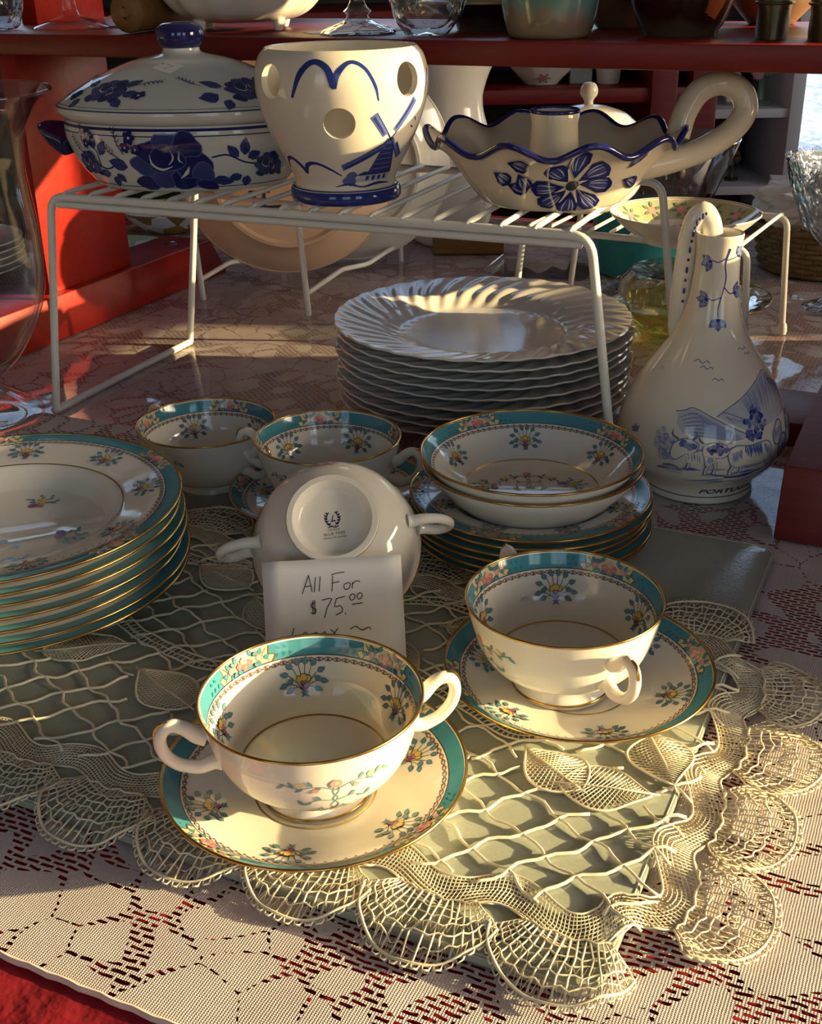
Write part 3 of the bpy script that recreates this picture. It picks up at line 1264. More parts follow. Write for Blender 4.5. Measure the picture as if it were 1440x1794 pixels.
def make_cup(a0=R(100)):
    t = thing('soup_cup', '', 'cup')
    lathe('bowl', CUP_OUT + CUP_IN, 'china', t, 96)
    ring('gold_rim', .0499, .0524, .00075, 'gold', t)
    ring('gold_foot_line', .0252, .0020, .0008, 'gold', t)
    band_line('gold_floor_line', SF_CIN, SF_CIN.s_at_r(.0334), .0009, 'gold', t)
    for s in (-1, 1):
        cup_handle(t, s)
    decorate(t, SF_CIN, 0.0, 1, .0092, 5, .0125, .88, 4, a0)
    sp = Art().merge(tree_spray(), 0, 0, 0, 1.25)
    for a in (-PI / 2, PI / 2):
        sp.build('outer_spray', on_surf(SF_COUT, a, SF_COUT.s_at_z(.030), 1), t, 3.0)
    return t


# ---- saucer
SAU_TOP = [(0, .0052), (.0235, .0052), (.0262, .0060), (.0290, .0062)] + spline([(.0290, .0062), (.0420, .0082), (.0560, .0125), (.0650, .0170), (.0695, .0202)], 5)[1:]
SAU_BOT = [(.0696, .0194), (.0640, .0148), (.0540, .0095), (.0420, .0052), (.0370, .0036), (.0360, .0006), (.0340, .0), (.0325, .0008), (.0320, .0026), (.0, .0024)]
SF_SAU = Surf(SAU_TOP, -1)


def make_saucer(a0):
    t = thing('saucer', '', 'saucer')
    lathe('plate', SAU_BOT[::-1] + SAU_TOP[::-1], 'china', t, 96)
    ring('gold_rim', .0695, .0200, .0008, 'gold', t)
    band_line('gold_well_line', SF_SAU, SF_SAU.s_at_r(.0280), .0008, 'gold', t)
    decorate(t, SF_SAU, SF_SAU.L[-1], -1, .0092, 6, .0135, .86, 4, a0)
    return t


DZ = BZ + .0009            # where china on board and doily rests
SW = .0052                 # saucer well above its foot

c0 = make_cup(R(120))
s0 = make_saucer(R(20))
SET = 'two-handled soup cups of the flowered service'
SSET = 'saucers of the flowered service'


def place(o, loc, rz, label, group):
    o.location = loc
    o.rotation_euler[2] = rz
    tag(o, label, None, group)


place(s0, (-.0462, .4337, DZ), R(30), 'flowered teal-rimmed saucer under the frontmost cup', SSET)
place(c0, (-.0460, .4345, DZ + SW), R(16), 'two-handled flowered cup in front of the handwritten price card', SET)
s1 = copy_tree(s0)
place(s1, (.0854, .5152, DZ), R(-12), 'flowered teal-rimmed saucer at the right under the middle cup', SSET)
c1 = copy_tree(c0)
place(c1, (.0770, .5158, DZ + SW + .0012), R(-68), 'two-handled flowered cup on the right saucer, one handle towards the viewer', SET)
s2 = copy_tree(s0)
place(s2, (-.0560, .7445, BZ + .0004), R(55), 'flowered saucer behind the upturned cup, mostly hidden', SSET)
c2 = copy_tree(c0)
place(c2, (-.0560, .7440, BZ + SW), R(-20), 'two-handled flowered cup on a saucer directly behind the upturned cup', SET)
c3 = copy_tree(c0)
place(c3, (-.1485, .8000, .0003), R(-43), 'two-handled flowered cup without saucer, furthest back on the left', SET)
# cup turned over and leaning, its foot with the maker's mark towards the viewer
c4 = copy_tree(c0)
place(c4, (0, 0, 0), 0, 'overturned flowered cup showing its foot and maker mark behind the price card', SET)
AX = R(44)
axis = Vector((.02, -math.cos(AX), math.sin(AX))).normalized()        # from rim towards foot
zc = -axis                                                             # the cup's own up
xh = Vector((1, .10, .085))
xh = (xh - zc * xh.dot(zc)).normalized()
yh = zc.cross(xh)
rim_c = Vector((-.0445, .6180, DZ + .050 * math.cos(AX) + .0016))
org = rim_c - zc * .0522
c4.matrix_world = Matrix(((xh.x, yh.x, zc.x, org.x), (xh.y, yh.y, zc.y, org.y), (xh.z, yh.z, zc.z, org.z), (0, 0, 0, 1)))
mk = Art()
for sx in (-1, 1):
    mk.stroke([(sx * .6, -1.6), (sx * 3.2, -.2), (sx * 3.6, 3), (sx * 2.4, 5.6)], .4, 'ink')
    for i, (x, y) in enumerate(((2.2, -.8), (3.4, .8), (3.7, 2.4), (3.4, 4.0), (2.6, 5.4))):
        mk.leaf(sx * x, y, 1.7, .9, R(60 if sx > 0 else 120), 'ink')
        mk.leaf(sx * x, y, 1.6, .8, R(130 if sx > 0 else 50), 'ink')
mk.text('L', .2, .9, 4.0, 'ink', 0, .25)
mk.stroke([(-1.4, 1.6), (-.4, .8), (.8, 1.6), (1.8, .9)], .3, 'ink')
mk.stroke([(-3.0, -2.4), (-1, -1.8), (1, -2.5), (3, -1.9)], .6, 'ink')
mk.text('LENOX', 0, -4.4, 1.25, 'ink', sx=1.15)
mk.text('BLUE TREE', 0, -6.9, 1.6, 'ink', sx=1.15)
mk.text('DESIGN PATENTED', 0, -8.9, 1.0, 'ink', sx=1.1)
mk.build('maker_mark', flat_place((0, .0010, .00715), (1, 0, 0), (0, -1, 0)), c4, 3.0)
fm = Art().stroke([(-1, -1), (-.6, 1), (0, -.6)], .35, 'ink').stroke([(.4, 1), (1.2, .8), (.6, -1)], .35, 'ink')
fm.build('painter_mark', on_surf(SF_COUT, -PI / 2, .006, -1), c4, 3.0)


# ---- rim soup plates, side plates, dessert bowls
def make_plate(name, cat, R_, rim_h, well_r, well_z, foot_r, decor, a0=0., gapk=.0058):
    k = R_
    top = [(0, well_z), (well_r * .86, well_z + .0002)] + spline([(well_r * .86, well_z + .0002), (well_r * .97, well_z + (rim_h - well_z) * .35), (well_r * 1.04, well_z + (rim_h - well_z) * .62),
                                                                 (well_r * 1.16, well_z + (rim_h - well_z) * .74), (R_ * .93, rim_h * .965), (R_, rim_h)], 5)[1:]
    bot = [(R_ - .0001, rim_h - .0009), (R_ * .985, rim_h * .990 - .0014), (R_ * .87, rim_h * .93 - gapk), (well_r * 1.14, well_z + (rim_h - well_z) * .62 - gapk), (foot_r * 1.1, max(well_z - .0025, .0022)), (foot_r * 1.03, .0018), (foot_r, 0),
           (foot_r * .96, .0), (foot_r * .93, .0018), (0, .0018)]
    t = thing(name, '', cat)
    lathe('plate', bot[::-1] + top[::-1], 'china', t, 96)
    ring('gold_rim', R_, rim_h - .0003, .0009, 'gold', t)
    sf = Surf(top, -1)
    if decor:
        decorate(t, sf, sf.L[-1], -1, *decor[:-1], a0)
        band_line('gold_well_line', sf, sf.s_at_r(well_r * 1.06), .0008, 'gold', t)
    else:
        band_fill('teal_band', sf, sf.L[-1] - .009, sf.L[-1] - .001, 'teal', t)
    return t, sf


plain_soup, _ = make_plate('soup_plate', 'plate', .105, .0245, .066, .0042, .054, None)
top_soup, sf_s = make_plate('soup_plate', 'plate', .105, .0245, .066, .0042, .054, (.0092, 9, .0135, .86, 5, 0), R(36))
sp_ = Art().merge(tree_spray(False), 0, 0, 0, 1.6)
wsp = Art().merge(small_spray(), 0, 0, 0, 1.6)
sp_.build('centre_spray', on_surf(sf_s, R(-100), .030, 1), top_soup, 3.0)
for a in (R(-12), R(75), R(165)):
    wsp.build('well_spray', on_surf(sf_s, a, .040, 1), top_soup, 3.0)
GS = 'rim soup plates stacked at the left edge'
NS_ = 7
SPC = .0072
ordn = ['bottom', 'second from bottom', 'third from bottom', 'middle', 'third from top', 'second from top', 'top']
for i in range(NS_):
    last = i == NS_ - 1
    o = top_soup if last else (plain_soup if i == 0 else copy_tree(plain_soup))
    jx = (.0018 * math.sin(i * 2.3), .0016 * math.cos(i * 1.7))
    place(o, (-.2415 + jx[0] * (not last), .6262 + jx[1] * (not last), BZ + .0004 + i * SPC), R(40 * i) if not last else R(0),
          'flowered rim soup plate, topmost of the stack at the left edge' if last else 'gold-edged soup plate, %s of the seven stacked at the left edge' % ordn[i], GS)

plain_side, _ = make_plate('side_plate', 'plate', .0772, .0150, .050, .0035, .042, None, 0., .0042)
top_side, _ = make_plate('side_plate', 'plate', .0772, .0150, .050, .0035, .042, (.0086, 8, .0110, .62, 5, 0), R(50), .0042)
GP = 'side plates stacked under the dessert bowls'
ordn = ['bottom', 'second from bottom', 'third from bottom', 'third from top', 'second from top', 'top']
for i in range(6):
    last = i == 5
    o = top_side if last else (plain_side if i == 0 else copy_tree(plain_side))
    place(o, (.0772 + .0014 * math.sin(i * 1.9) * (not last), .6890 + .0012 * math.cos(i * 2.7) * (not last), BZ + .0004 + i * .0052), R(25 * i),
          'flowered teal-rimmed side plate right under the two dessert bowls' if last else 'gold-edged side plate, %s of the stack of six below the dessert bowls' % ordn[i], GP)
PTOP = BZ + .0004 + 5 * .0052 + .0036

BW_TOP = [(0, .0045), (.0390, .0047)] + spline([(.0390, .0047), (.0440, .0066), (.0540, .0140), (.0625, .0228), (.0680, .0288), (.0700, .0320)], 5)[1:]
BW_BOT = [(.0701, .0312), (.0640, .0222), (.0550, .0120), (.0460, .0044), (.0440, .0012), (.0425, 0), (.0405, .0006), (.0400, .0024), (0, .0024)]
SF_BW = Surf(BW_TOP, -1)


def make_bowl(full):
    t = thing('dessert_bowl', '', 'bowl')
    lathe('bowl', BW_BOT[::-1] + BW_TOP[::-1], 'china', t, 96)
    ring('gold_rim', .0700, .0317, .0009, 'gold', t)
    if full:
        band_line('gold_well_line', SF_BW, SF_BW.s_at_r(.0435), .0008, 'gold', t)
        decorate(t, SF_BW, SF_BW.L[-1], -1, .0092, 6, .0130, .84, 4, R(118))
        Art().merge(tree_spray(False), 0, 0, 0, 1.3).build('centre_spray', on_surf(SF_BW, R(90), .012, 1), t, 3.0)
        for a in (R(170), R(10), R(-60)):
            Art().merge(small_spray(), 0, 0, 0, 1.4).build('well_spray', on_surf(SF_BW, a, .028, 1), t, 3.0)
    return t


b0 = make_bowl(False)
b1 = make_bowl(True)
GB = 'dessert bowls on the side plates'
place(b0, (.0780, .6875, PTOP), R(0), 'flowered gold-edged dessert bowl, lower of the two nested', GB)
place(b1, (.0772, .6870, PTOP + .0072), R(0), 'flowered teal-rimmed dessert bowl, upper of the two nested', GB)

# ------------------------------------------------------------------ swirl-rimmed white dinner plates
NF = 34


def swirl(r, z, a):
    w = max(0., min(1., (r - .068) / .016))
    e = max(0., min(1., (r - .108) / .016))
    ph = NF * (a + (r - .07) * 7.0)
    return r * (1 + .0012 * w * math.cos(ph)), z + .0009 * w * (1 - .5 * e) * math.cos(ph), a


PT = [(0, .0046), (.030, .0046), (.058, .0047), (.067, .0048), (.070, .0050)] + spline([(.070, .0050), (.079, .0090), (.088, .0135), (.105, .0168), (.118, .0186), (.1245, .0196)], 6)[1:]
PB = [(.1252, .0184), (.118, .0150), (.105, .0130), (.088, .0096), (.080, .0044), (.074, .0006), (.071, 0), (.069, .0012), (.066, .0014), (.03, .0015), (0, .0015)]
vs, fs, mi = lathe_data(PB[::-1] + PT[::-1], 264, swirl)
dp = from_py('dinner_plate', vs, fs, 'white_china', None, True, 60, mi)
GD = 'white swirl-rimmed dinner plates under the wire rack'
ordn = ['bottom', 'second from bottom', 'third from bottom', 'fourth from bottom', 'middle', 'fourth from top', 'third from top', 'second from top', 'top']
for i in range(9):
    o = dp if i == 0 else dp.copy()
    if i:
        COL.objects.link(o)
    o.location = (.0645 + .0016 * math.sin(i * 2.1), .9630 + .0016 * math.cos(i * 1.3), .0002 + i * .00795)
    o.rotation_euler[2] = R(17 * i)
    tag(o, 'plain white swirl-rimmed dinner plate, %s of the stack of nine' % ordn[i], 'plate', GD)

# ------------------------------------------------------------------ price card leaning on the overturned cup
cd = thing('price_card', 'white paper card with handwritten price leaning on the overturned cup', 'card')
TLc, TRc = Vector((-.0815, .5610, .0625)), Vector((-.0060, .5645, .0640))
bl = Vector((-.0800, .5330, DZ))
ex = (TRc - TLc).normalized()
ey = (TLc - bl)
Hc = ey.length
ey = (ey - ex * ey.dot(ex)).normalized()
Wc = (TRc - TLc).length
vs, fs = [], []
nx, ny = 8, 10
nrm = ex.cross(ey)
for j in range(ny + 1):
    for i in range(nx + 1):
        a, b = i / nx, j / ny
        bend = .0012 * math.sin(a * PI) * b
        vs.append(tuple(TLc + ex * (a * Wc) - ey * ((1 - b) * Hc) - nrm * bend))
for j in range(ny):
    for i in range(nx):
        q = j * (nx + 1) + i
        fs.append((q, q + 1, q + nx + 2, q + nx + 1))
o = from_py('card', vs, fs, 'paper', cd)
md = o.modifiers.new('thickness', 'SOLIDIFY')
md.thickness = .0003
hw = Art()
pn = 'pen'
w_ = .48


def S(*pts):
    hw.stroke(list(pts), w_, pn, 4)


# first line: All For
S((21, -18.5), (24.5, -9.5), (25.0, -9.2), (26.4, -17.6)); S((22.3, -14.6), (26.2, -14.2))
S((28.6, -9.6), (27.6, -17.8)); S((31.2, -9.4), (30.2, -17.6))
S((38.0, -9.4), (37.2, -18.0)); S((37.2, -9.0), (40, -8.2), (44.5, -7.8)); S((37.6, -13.4), (41.5, -12.8))
S((46.2, -13.6), (44.0, -14.6), (44.2, -17.0), (46.4, -16.8), (47.2, -14.4), (46.0, -13.6))
S((48.6, -13.6), (48.2, -17.0)); S((48.4, -14.8), (50, -13.2), (52, -13.0), (52.6, -13.8))
# second line: $75.00
S((27.6, -23.4), (25.6, -24.2), (25.8, -26.0), (27.8, -27.0), (27.6, -29.0), (25.0, -29.0)); S((26.6, -22.2), (26.2, -30.0)); S((27.6, -22.2), (27.2, -30.0))
S((31.4, -22.4), (36.6, -21.8), (34.0, -27.0), (32.4, -32.0))
S((39.4, -22.0), (38.2, -26.2), (41.4, -26.0), (42.2, -29.0), (38.6, -31.0)); S((39.4, -22.0), (44.0, -21.0))
S((43.6, -30.0), (44.0, -30.8))
S((48.2, -19.8), (46.6, -21.2), (47.2, -23.2), (49.0, -22.6), (49.4, -20.6), (48.2, -19.8)); S((52.2, -19.4), (50.6, -20.8), (51.2, -22.8), (53.0, -22.2), (53.4, -20.2), (52.2, -19.4))
S((47.6, -25.6), (53.4, -25.0))
# third line, half hidden behind the cup: Lenox
S((15.6, -36.5), (13.6, -44.5), (18.6, -44.2)); S((20, -41.5), (22.6, -40.6), (21.6, -39.2), (19.8, -41.2), (21.4, -43.2), (23.6, -42.4))
S((25.2, -39.8), (25, -43)); S((25.2, -41), (27, -39.6), (28.6, -40.6), (28.6, -42.8))
S((32, -39.4), (30.4, -40.8), (31.4, -42.8), (33.4, -41.8), (32, -39.4)); S((35.4, -38.4), (39, -42.6)); S((39.4, -38.0), (35.2, -42.8))
S((46, -38.8), (49, -37.6), (52.4, -39.8), (56, -38.4), (57, -39.8))
hw.build('handwriting', lambda x, y, off: TLc + ex * (x / 1000) + ey * (y / 1000) + nrm * (off - .0012 * math.sin(min(1, x / 1000 / Wc) * PI) * max(0, 1 + y / 1000 / Hc)), cd, 4.0, .00035)
# ------------------------------------------------------------------ white wire rack that carries the blue pottery
RA, RB = Vector((.914, -.406, 0)), Vector((.406, .914, 0))
RO = Vector((-.283, .9536, 0))
RW, RD, RH = .443, .211, .1918


def RP(a, b, z):
    return RO + RA * a + RB * b + Vector((0, 0, z))


def bend(pts, r=.010, k=4):
    """round the corners of a wire"""
    P = [Vector(p) for p in pts]
    out = [P[0]]
    for i in range(1, len(P) - 1):
        d0, d1 = (P[i - 1] - P[i]), (P[i + 1] - P[i])
        rr = min(r, d0.length * .45, d1.length * .45)
        a, b = P[i] + d0.normalized() * rr, P[i] + d1.normalized() * rr
        for j in range(k + 1):
            t = j / k
            out.append(a * (1 - t) ** 2 + P[i] * 2 * t * (1 - t) + b * t * t)
    out.append(P[-1])
    return out


rk = thing('wire_rack', 'tall white wire rack carrying the three blue and white pieces', 'rack', (0, 0, 0))
wr = .0033
sp = .028
tz = RH - wr
for b, nm in ((0, 'rail'), (RD, 'rail')):
    tube(nm, bend([RP(-sp, b, wr), RP(0, b, tz), RP(RW, b, tz), RP(RW + sp, b, wr)], .014, 6), wr, 'white_wire', rk, 10)
tube('under_rail', [RP(.006, 0, tz - .0062), RP(RW - .006, 0, tz - .0062)], .0028, 'white_wire', rk, 8)
for a in (-sp, RW + sp):
    tube('foot_bar', bend([RP(a, -.0005, wr), RP(a, RD + .0005, wr)]), wr, 'white_wire', rk, 10)
nw = 18
wt = None
for i in range(nw):
    a = .014 + (RW - .028) * i / (nw - 1)
    p = [RP(a, -.002, tz + .0012), RP(a, .004, tz + .0030), RP(a, RD - .004, tz + .0030), RP(a, RD + .002, tz + .0012)]
    tube('wire', p, .0021, 'white_wire', rk, 8)
ZR = tz + .0030 + .0021          # where things stand on the rack


# ------------------------------------------------------------------ oval casserole
cz = thing('casserole', 'oval blue and white lidded casserole with painted roses and a price sticker', 'casserole', (-.1735, .9850, ZR), R(-7))
OV = .68


def ov(x, y, z):
    return (x, y * OV, z)


CB = [(0, .0022), (.070, .0020), (.0735, .0), (.0765, .0), (.0785, .0016)] + spline([(.0785, .0016), (.0900, .0150), (.0985, .0320), (.1005, .0440), (.0985, .0505)], 6)[1:] + \
    [(.0955, .0508), (.0945, .0440), (.085, .014), (.06, .006), (0, .006)]
plain('cobalt_edge', (.085, .11, .30), .08)
plain('grey_white', (.62, .62, .58), .07, spec=.55)
bd = lathe('body', CB, 'grey_white', cz, 96, xf=ov)
CL = [(.088, .0500), (.0985, .0512), (.1040, .0545), (.1052, .0580)] + spline([(.1052, .0580), (.1030, .0622), (.0880, .0720), (.0660, .0830), (.0400, .0925), (.0210, .0965), (.0152, .0985), (.0140, .1020)], 6)[1:]
ld = lathe('lid', CL, 'grey_white', cz, 96, xf=lambda x, y, z: (x, y * (OV + (1 - OV) * max(0, min(1, (.040 - math.hypot(x, y)) / .02))), z))
kn = spline([(.0140, .1015), (.0172, .1050), (.0188, .1100), (.0175, .1160), (.0110, .1196), (0, .1206)], 5)
lathe('knob', kn, 'cobalt', ld, 40)
SFC = Surf(CB[4:30], 1, ov)
SFL = Surf(CL[3:], 1, lambda x, y, z: (x, y * (OV + (1 - OV) * max(0, min(1, (.040 - math.hypot(x, y)) / .02))), z))


def rose():
    a = Art()
    W1, W2, HI = 'cobalt', 'cobalt_wash', 'grey_white'

    def petal(cx_, cy_, rx, ry, rot, m, seed):
        rnd = random.Random(seed)
        pts = []
        for i in range(14):
            t = 2 * PI * i / 14
            k = 1 + .12 * math.sin(3 * t + seed) + rnd.uniform(-.05, .05)
            x, y = rx * k * math.cos(t), ry * k * math.sin(t)
            pts.append((cx_ + x * math.cos(rot) - y * math.sin(rot), cy_ + x * math.sin(rot) + y * math.cos(rot)))
        a.poly(pts, m)
        a.stroke(pts, .55, 'cobalt_edge', 2, closed=True)
    for i, (x, y, rx, ry, r_, m) in enumerate([(-12, -12, 8, 6, .4, W1), (-2, -9, 9, 7, 0, W2), (10, -10, 10, 7, .2, W1), (20, -14, 6, 4.5, -.4, W1), (15, 0, 10, 9, .5, W1), (-13, -1, 8, 6, -.3, W2),
                                               (-8, 7, 8, 7, .2, W1), (2, 12, 9, 6, .1, W2), (12, 11, 8, 7, -.4, W1), (0, 3, 10, 8, .2, W1), (19, -5, 6, 6, 0, W2)]):
        petal(x, y, rx, ry, r_, m, i)
    a.stroke([(-9, 6), (-8, 0), (-3, -3), (3, -1)], [.2, 1.3, 1.6, .3], HI)
    a.stroke([(3, 9), (4, 4), (1, 0)], [.2, 1.0, .3], HI)
    a.stroke([(8, 8), (7, 3), (9, 1)], [.2, 1.0, .2], HI)
    a.stroke([(6, -9), (10, -5), (12, -1)], [.3, 2.2, .3], HI)
    a.stroke([(-4, 11), (2, 7), (9, 10)], .6, W1)
    return a


def rose_leaf(a, x, y, L_, ang):
    a.leaf(x, y, L_, L_ * .58, R(ang), 'cobalt_wash', 'cobalt', .5)
    a.stroke([(x, y), (x + L_ * .85 * math.cos(R(ang)), y + L_ * .85 * math.sin(R(ang)))], .5, 'cobalt', 1)


def fern(a, x, y, L_, ang, n=6):
    c, s = math.cos(R(ang)), math.sin(R(ang))
    a.stroke([(x, y), (x + L_ * .5 * c - 1.0 * s, y + L_ * .5 * s + 1.0 * c), (x + L_ * c, y + L_ * s)], .6, 'cobalt')
    for i in range(2, n + 1):
        q = L_ * i / n
        for sg in (-1, 1):
            a.stroke([(x + q * c, y + q * s), (x + q * c + 2.2 * math.cos(R(ang + sg * 55)), y + q * s + 2.2 * math.sin(R(ang + sg * 55)))], .45, 'cobalt', 1)


def floret(a, x, y, r):
    for k in range(5):
        a.disc(x + r * math.cos(k * 1.257), y + r * math.sin(k * 1.257), r * .72, 'cobalt', 7)
    a.disc(x, y, r * .35, 'grey_white', 6)


scene_c = Art()
scene_c.stroke([(-30, 0), (-38, -4), (-46, -2), (-54, 4)], 1.0, 'cobalt')
scene_c.stroke([(-44, -3), (-44, 5), (-47, 10)], .9, 'cobalt')
scene_c.stroke([(25, 4), (34, 5), (44, 0), (56, -2)], 1.0, 'cobalt')
scene_c.merge(rose(), 0, 0)
for x, y, L_, g in ((-24, -2, 12, 165), (-46, 8, 9, 95), (-42, 5, 9, 55), (-38, -7, 8, 185), (-34, -9, 8, 265), (-32, -7, 7, 305), (24, -10, 11, -15), (40, 4, 8, 130), (44, 5, 9, 80), (46, 3, 8, 20), (40, -8, 8, 200), (44, -9, 8, 250)):
    rose_leaf(scene_c, x, y, L_, g)
q = Art()
q.merge(rose(), 0, 0, 0, .42)
scene_c.merge(q, -55, -1)
scene_c.merge(q, 58, -2)
for x, y, L_, g in ((-24, 6, 14, 110), (-28, 4, 12, 140), (-52, 8, 12, 105), (-55, 5, 12, 135)):
    fern(scene_c, x, y, L_, g)
floret(scene_c, -19, 15, 2.2)
floret(scene_c, -22, 10, 1.8)
floret(scene_c, -16, 9, 1.8)
floret(scene_c, -48, 16, 2.0)
floret(scene_c, -50, 11, 1.6)
for a_ in (-PI / 2 + .0, PI / 2):
    Art().merge(scene_c, 0, 0, 0, 1.42).build('painted_roses', on_surf(SFC, a_, SFC.s_at_z(.0225), 1), bd, 3.5)
for z, w, nm in ((.0480, .0022, 'blue_line'), (.0435, .0008, 'blue_line'), (.0040, .0009, 'blue_line')):
    band_line(nm, SFC, SFC.s_at_z(z), w, 'cobalt', bd, 120)
for s, w in ((.0030, .0010), (.0062, .0005)):
    band_line('blue_line', SFL, s, w, 'cobalt', ld, 120)
sl = Art()
sl.merge(rose(), 0, 0, 0, .55)
for x, y, L_, g in ((-12, 3, 10, 150), (-18, -4, 10, 195), (-20, -8, 9, 170), (-14, -9, 8, 235), (10, 4, 9, 40), (14, -2, 9, -10), (12, -8, 8, -40)):
    rose_leaf(sl, x, y, L_, g)
fern(sl, 16, 5, 12, 20)
fern(sl, -22, 4, 10, 130)
floret(sl, 24, -4, 2.2)
for a_ in (R(-125), R(-45), R(60), R(150)):
    Art().merge(sl, 0, 0, 0, 1.5).build('painted_roses', on_surf(SFL, a_, .028, 1), ld, 3.5)
# lug handles
for s in (-1, 1):
    vs, fs = [], []
    sec = [(.0945, -.0020), (.1040, .0000), (.1120, .0060), (.1170, .0125), (.1180, .0165), (.1155, .0175), (.1085, .0120), (.0980, .0085), (.0945, .0080)]
    nb = 13
    for j in range(nb):
        t = j / (nb - 1) * 2 - 1
        k = math.sqrt(max(0, 1 - t * t)) * .92 + .08
        for x, z in sec:
            vs.append((s * (.0945 + (x - .0945) * k * 1.25), t * .030, .0255 + 1.2 * z * (.55 + .45 * k)))
    m_ = len(sec)
    for j in range(nb - 1):
        for i in range(m_):
            fs.append((j * m_ + i, j * m_ + (i + 1) % m_, (j + 1) * m_ + (i + 1) % m_, (j + 1) * m_ + i))
    fs += [tuple(range(m_)), tuple((nb - 1) * m_ + i for i in reversed(range(m_)))]
    o = from_py('handle', vs, fs, 'cobalt', cz, True, 60)
# price sticker on the lid
stk = Art()
stk.poly([(-8, -6.5), (8, -7.5), (8.5, 6.5), (-7.5, 7)], 'paper')
stk.stroke([(-3, 2.5), (3, 3), (-1, -3.5)], .6, 'pen', 1)
stk.stroke([(-6, 3.8), (-7, 3.2), (-5.4, 2.4), (-6.6, 1.6)], .4, 'pen')
stk.stroke([(-6.2, 4.4), (-6.4, 1.2)], .35, 'pen', 1)
Art().merge(stk, 0, 0, 0, 1.2).build('price_sticker', on_surf(SFL, R(-92), .066, 1, R(-28)), ld, 3.0, .0004)

# ------------------------------------------------------------------ pierced delft pot with windmill
bpz = thing('pierced_pot', 'cream pierced pot with blue gulls and a windmill between casserole and candle holder', 'pot', (-.0445, .9000, ZR), 0)
BO = [(0, .0030), (.034, .0030), (.0365, .0), (.0395, .0), (.0412, .0022), (.0412, .0070), (.0400, .0098), (.0372, .0112)] + \
    spline([(.0372, .0112), (.0385, .0180), (.0470, .0340), (.0555, .0520), (.0620, .0730), (.0628, .0880), (.0598, .1000), (.0555, .1056)], 7)[1:] + [(.0543, .1066), (.0525, .1060)]
BI = spline([(.0525, .1060), (.0555, .0990), (.0580, .0870), (.0572, .0730), (.0510, .0530), (.0425, .0350), (.0350, .0190)], 5)[1:] + [(.030, .0080), (0, .0075)]
vs, fs, mi = lathe_data(BO + BI, 120)
body = from_py('body', vs, fs, 'cream_ceramic', bpz, True, 50, mi)
SFB = Surf(BO[7:], 1)
cut_vs, cut_fs = [], []
HOLES = [(R(-140), .0865), (R(-90), .0600), (R(-40), .0865), (R(22), .0535), (R(80), .0795), (R(150), .0535)]
for a, z in HOLES:
    d = Vector((math.cos(a), math.sin(a), -.12 if z > .06 else -.25)).normalized()
    r_ = SFB.rz(SFB.s_at_z(z))[0]
    c = Vector((r_ * math.cos(a), r_ * math.sin(a), z))
    tube_data([c - d * .018, c + d * .014], .0112, 28, False, True, cut_vs, cut_fs)
cut = from_py('cutter', cut_vs, cut_fs, 'cream_ceramic', None, False)
md = body.modifiers.new('holes', 'BOOLEAN')
md.operation = 'DIFFERENCE'
md.solver = 'EXACT'
md.object = cut
cut.location = bpz.location
bpy.context.view_layer.update()
dg = bpy.context.evaluated_depsgraph_get()
me2 = bpy.data.meshes.new_from_object(body.evaluated_get(dg))
body.modifiers.clear()
body.data = me2
for p in me2.polygons:
    p.use_smooth = True
me2.set_sharp_from_angle(angle=R(40))
bpy.data.objects.remove(cut)
band_fill('blue_foot_band', Surf(BO[2:8], 1), .0012, .0155, 'delft', bpz, 96, .0002, 6)
gull = Art()
gull.stroke([(-22, -9), (-17, 2), (-10, 7.5), (-3.5, 4.5), (-.5, -3.0), (.2, -4.0)], [1.4, 3.0, 2.6, 3.4, 3.6, 1.5], 'delft', 7)
gull.stroke([(-.6, -4.4), (2, 2.5), (8, 7.2), (15, 4), (20, -4), (21.5, -11)], [3.2, 3.0, 1.8, 1.6, 1.6, .8], 'delft', 7)
Art().merge(gull, 0, 0, 0, 1.42).build('painted_gull', on_surf(SFB, R(-92), SFB.s_at_z(.0900), 1), bpz, 3.0)
g2 = Art()
g2.stroke([(-16, -4), (-13, 2), (-8, 3), (-3, -1), (-1, -5), (-.5, -6)], [1.2, 2.6, 2.2, 2.6, 2.2, .8], 'delft', 7)
g2.stroke([(-1.2, -5.6), (2, 0), (8, 1.2), (14, -2), (19, -6.5)], [2.4, 2.4, 1.8, 1.6, .8], 'delft', 7)
Art().merge(g2, 0, 0, 0, 1.35).build('painted_gull', on_surf(SFB, R(-127), SFB.s_at_z(.0300), 1), bpz, 3.0)
wm = Art()
wm.poly([(-9, -13), (9, -13), (4.2, 6.5), (-3.4, 6.5)], 'delft')
for i in range(5):
    wm.stroke([(-7 + i * .9, -10 + 3.3 * i), (6.5 - i * .8, -10 + 3.3 * i)], .35, 'blue_wash2', 1)
wm.poly([(-4.2, 6.2), (4.8, 6.2), (2.8, 10), (-2, 10)], 'blue_wash3')
wm.poly([(-16, -18.5), (8, -18.5), (8, -13), (-12, -13)], 'blue_wash1')
wm.poly([(-16, -14), (-11, -11.4), (8, -11.4), (9, -14)], 'delft')
for x in (-9, -5, -1, 3):
    wm.poly([(x, -17.6), (x + 2.2, -17.6), (x + 2.2, -14.6), (x, -14.6)], 'delft')
for x, y, r in ((-18, -14, 3.2), (-20, -17, 2.6), (-17, -18, 2.8)):
    wm.disc(x, y, r, 'blue_wash3', 9)
wm.stroke([(-26, -21), (-18, -19.5), (-10, -21.5), (0, -20), (10, -21)], [.4, 1.6, 1.0, 1.8, .5], 'delft')
hub = (.5, 9.5)
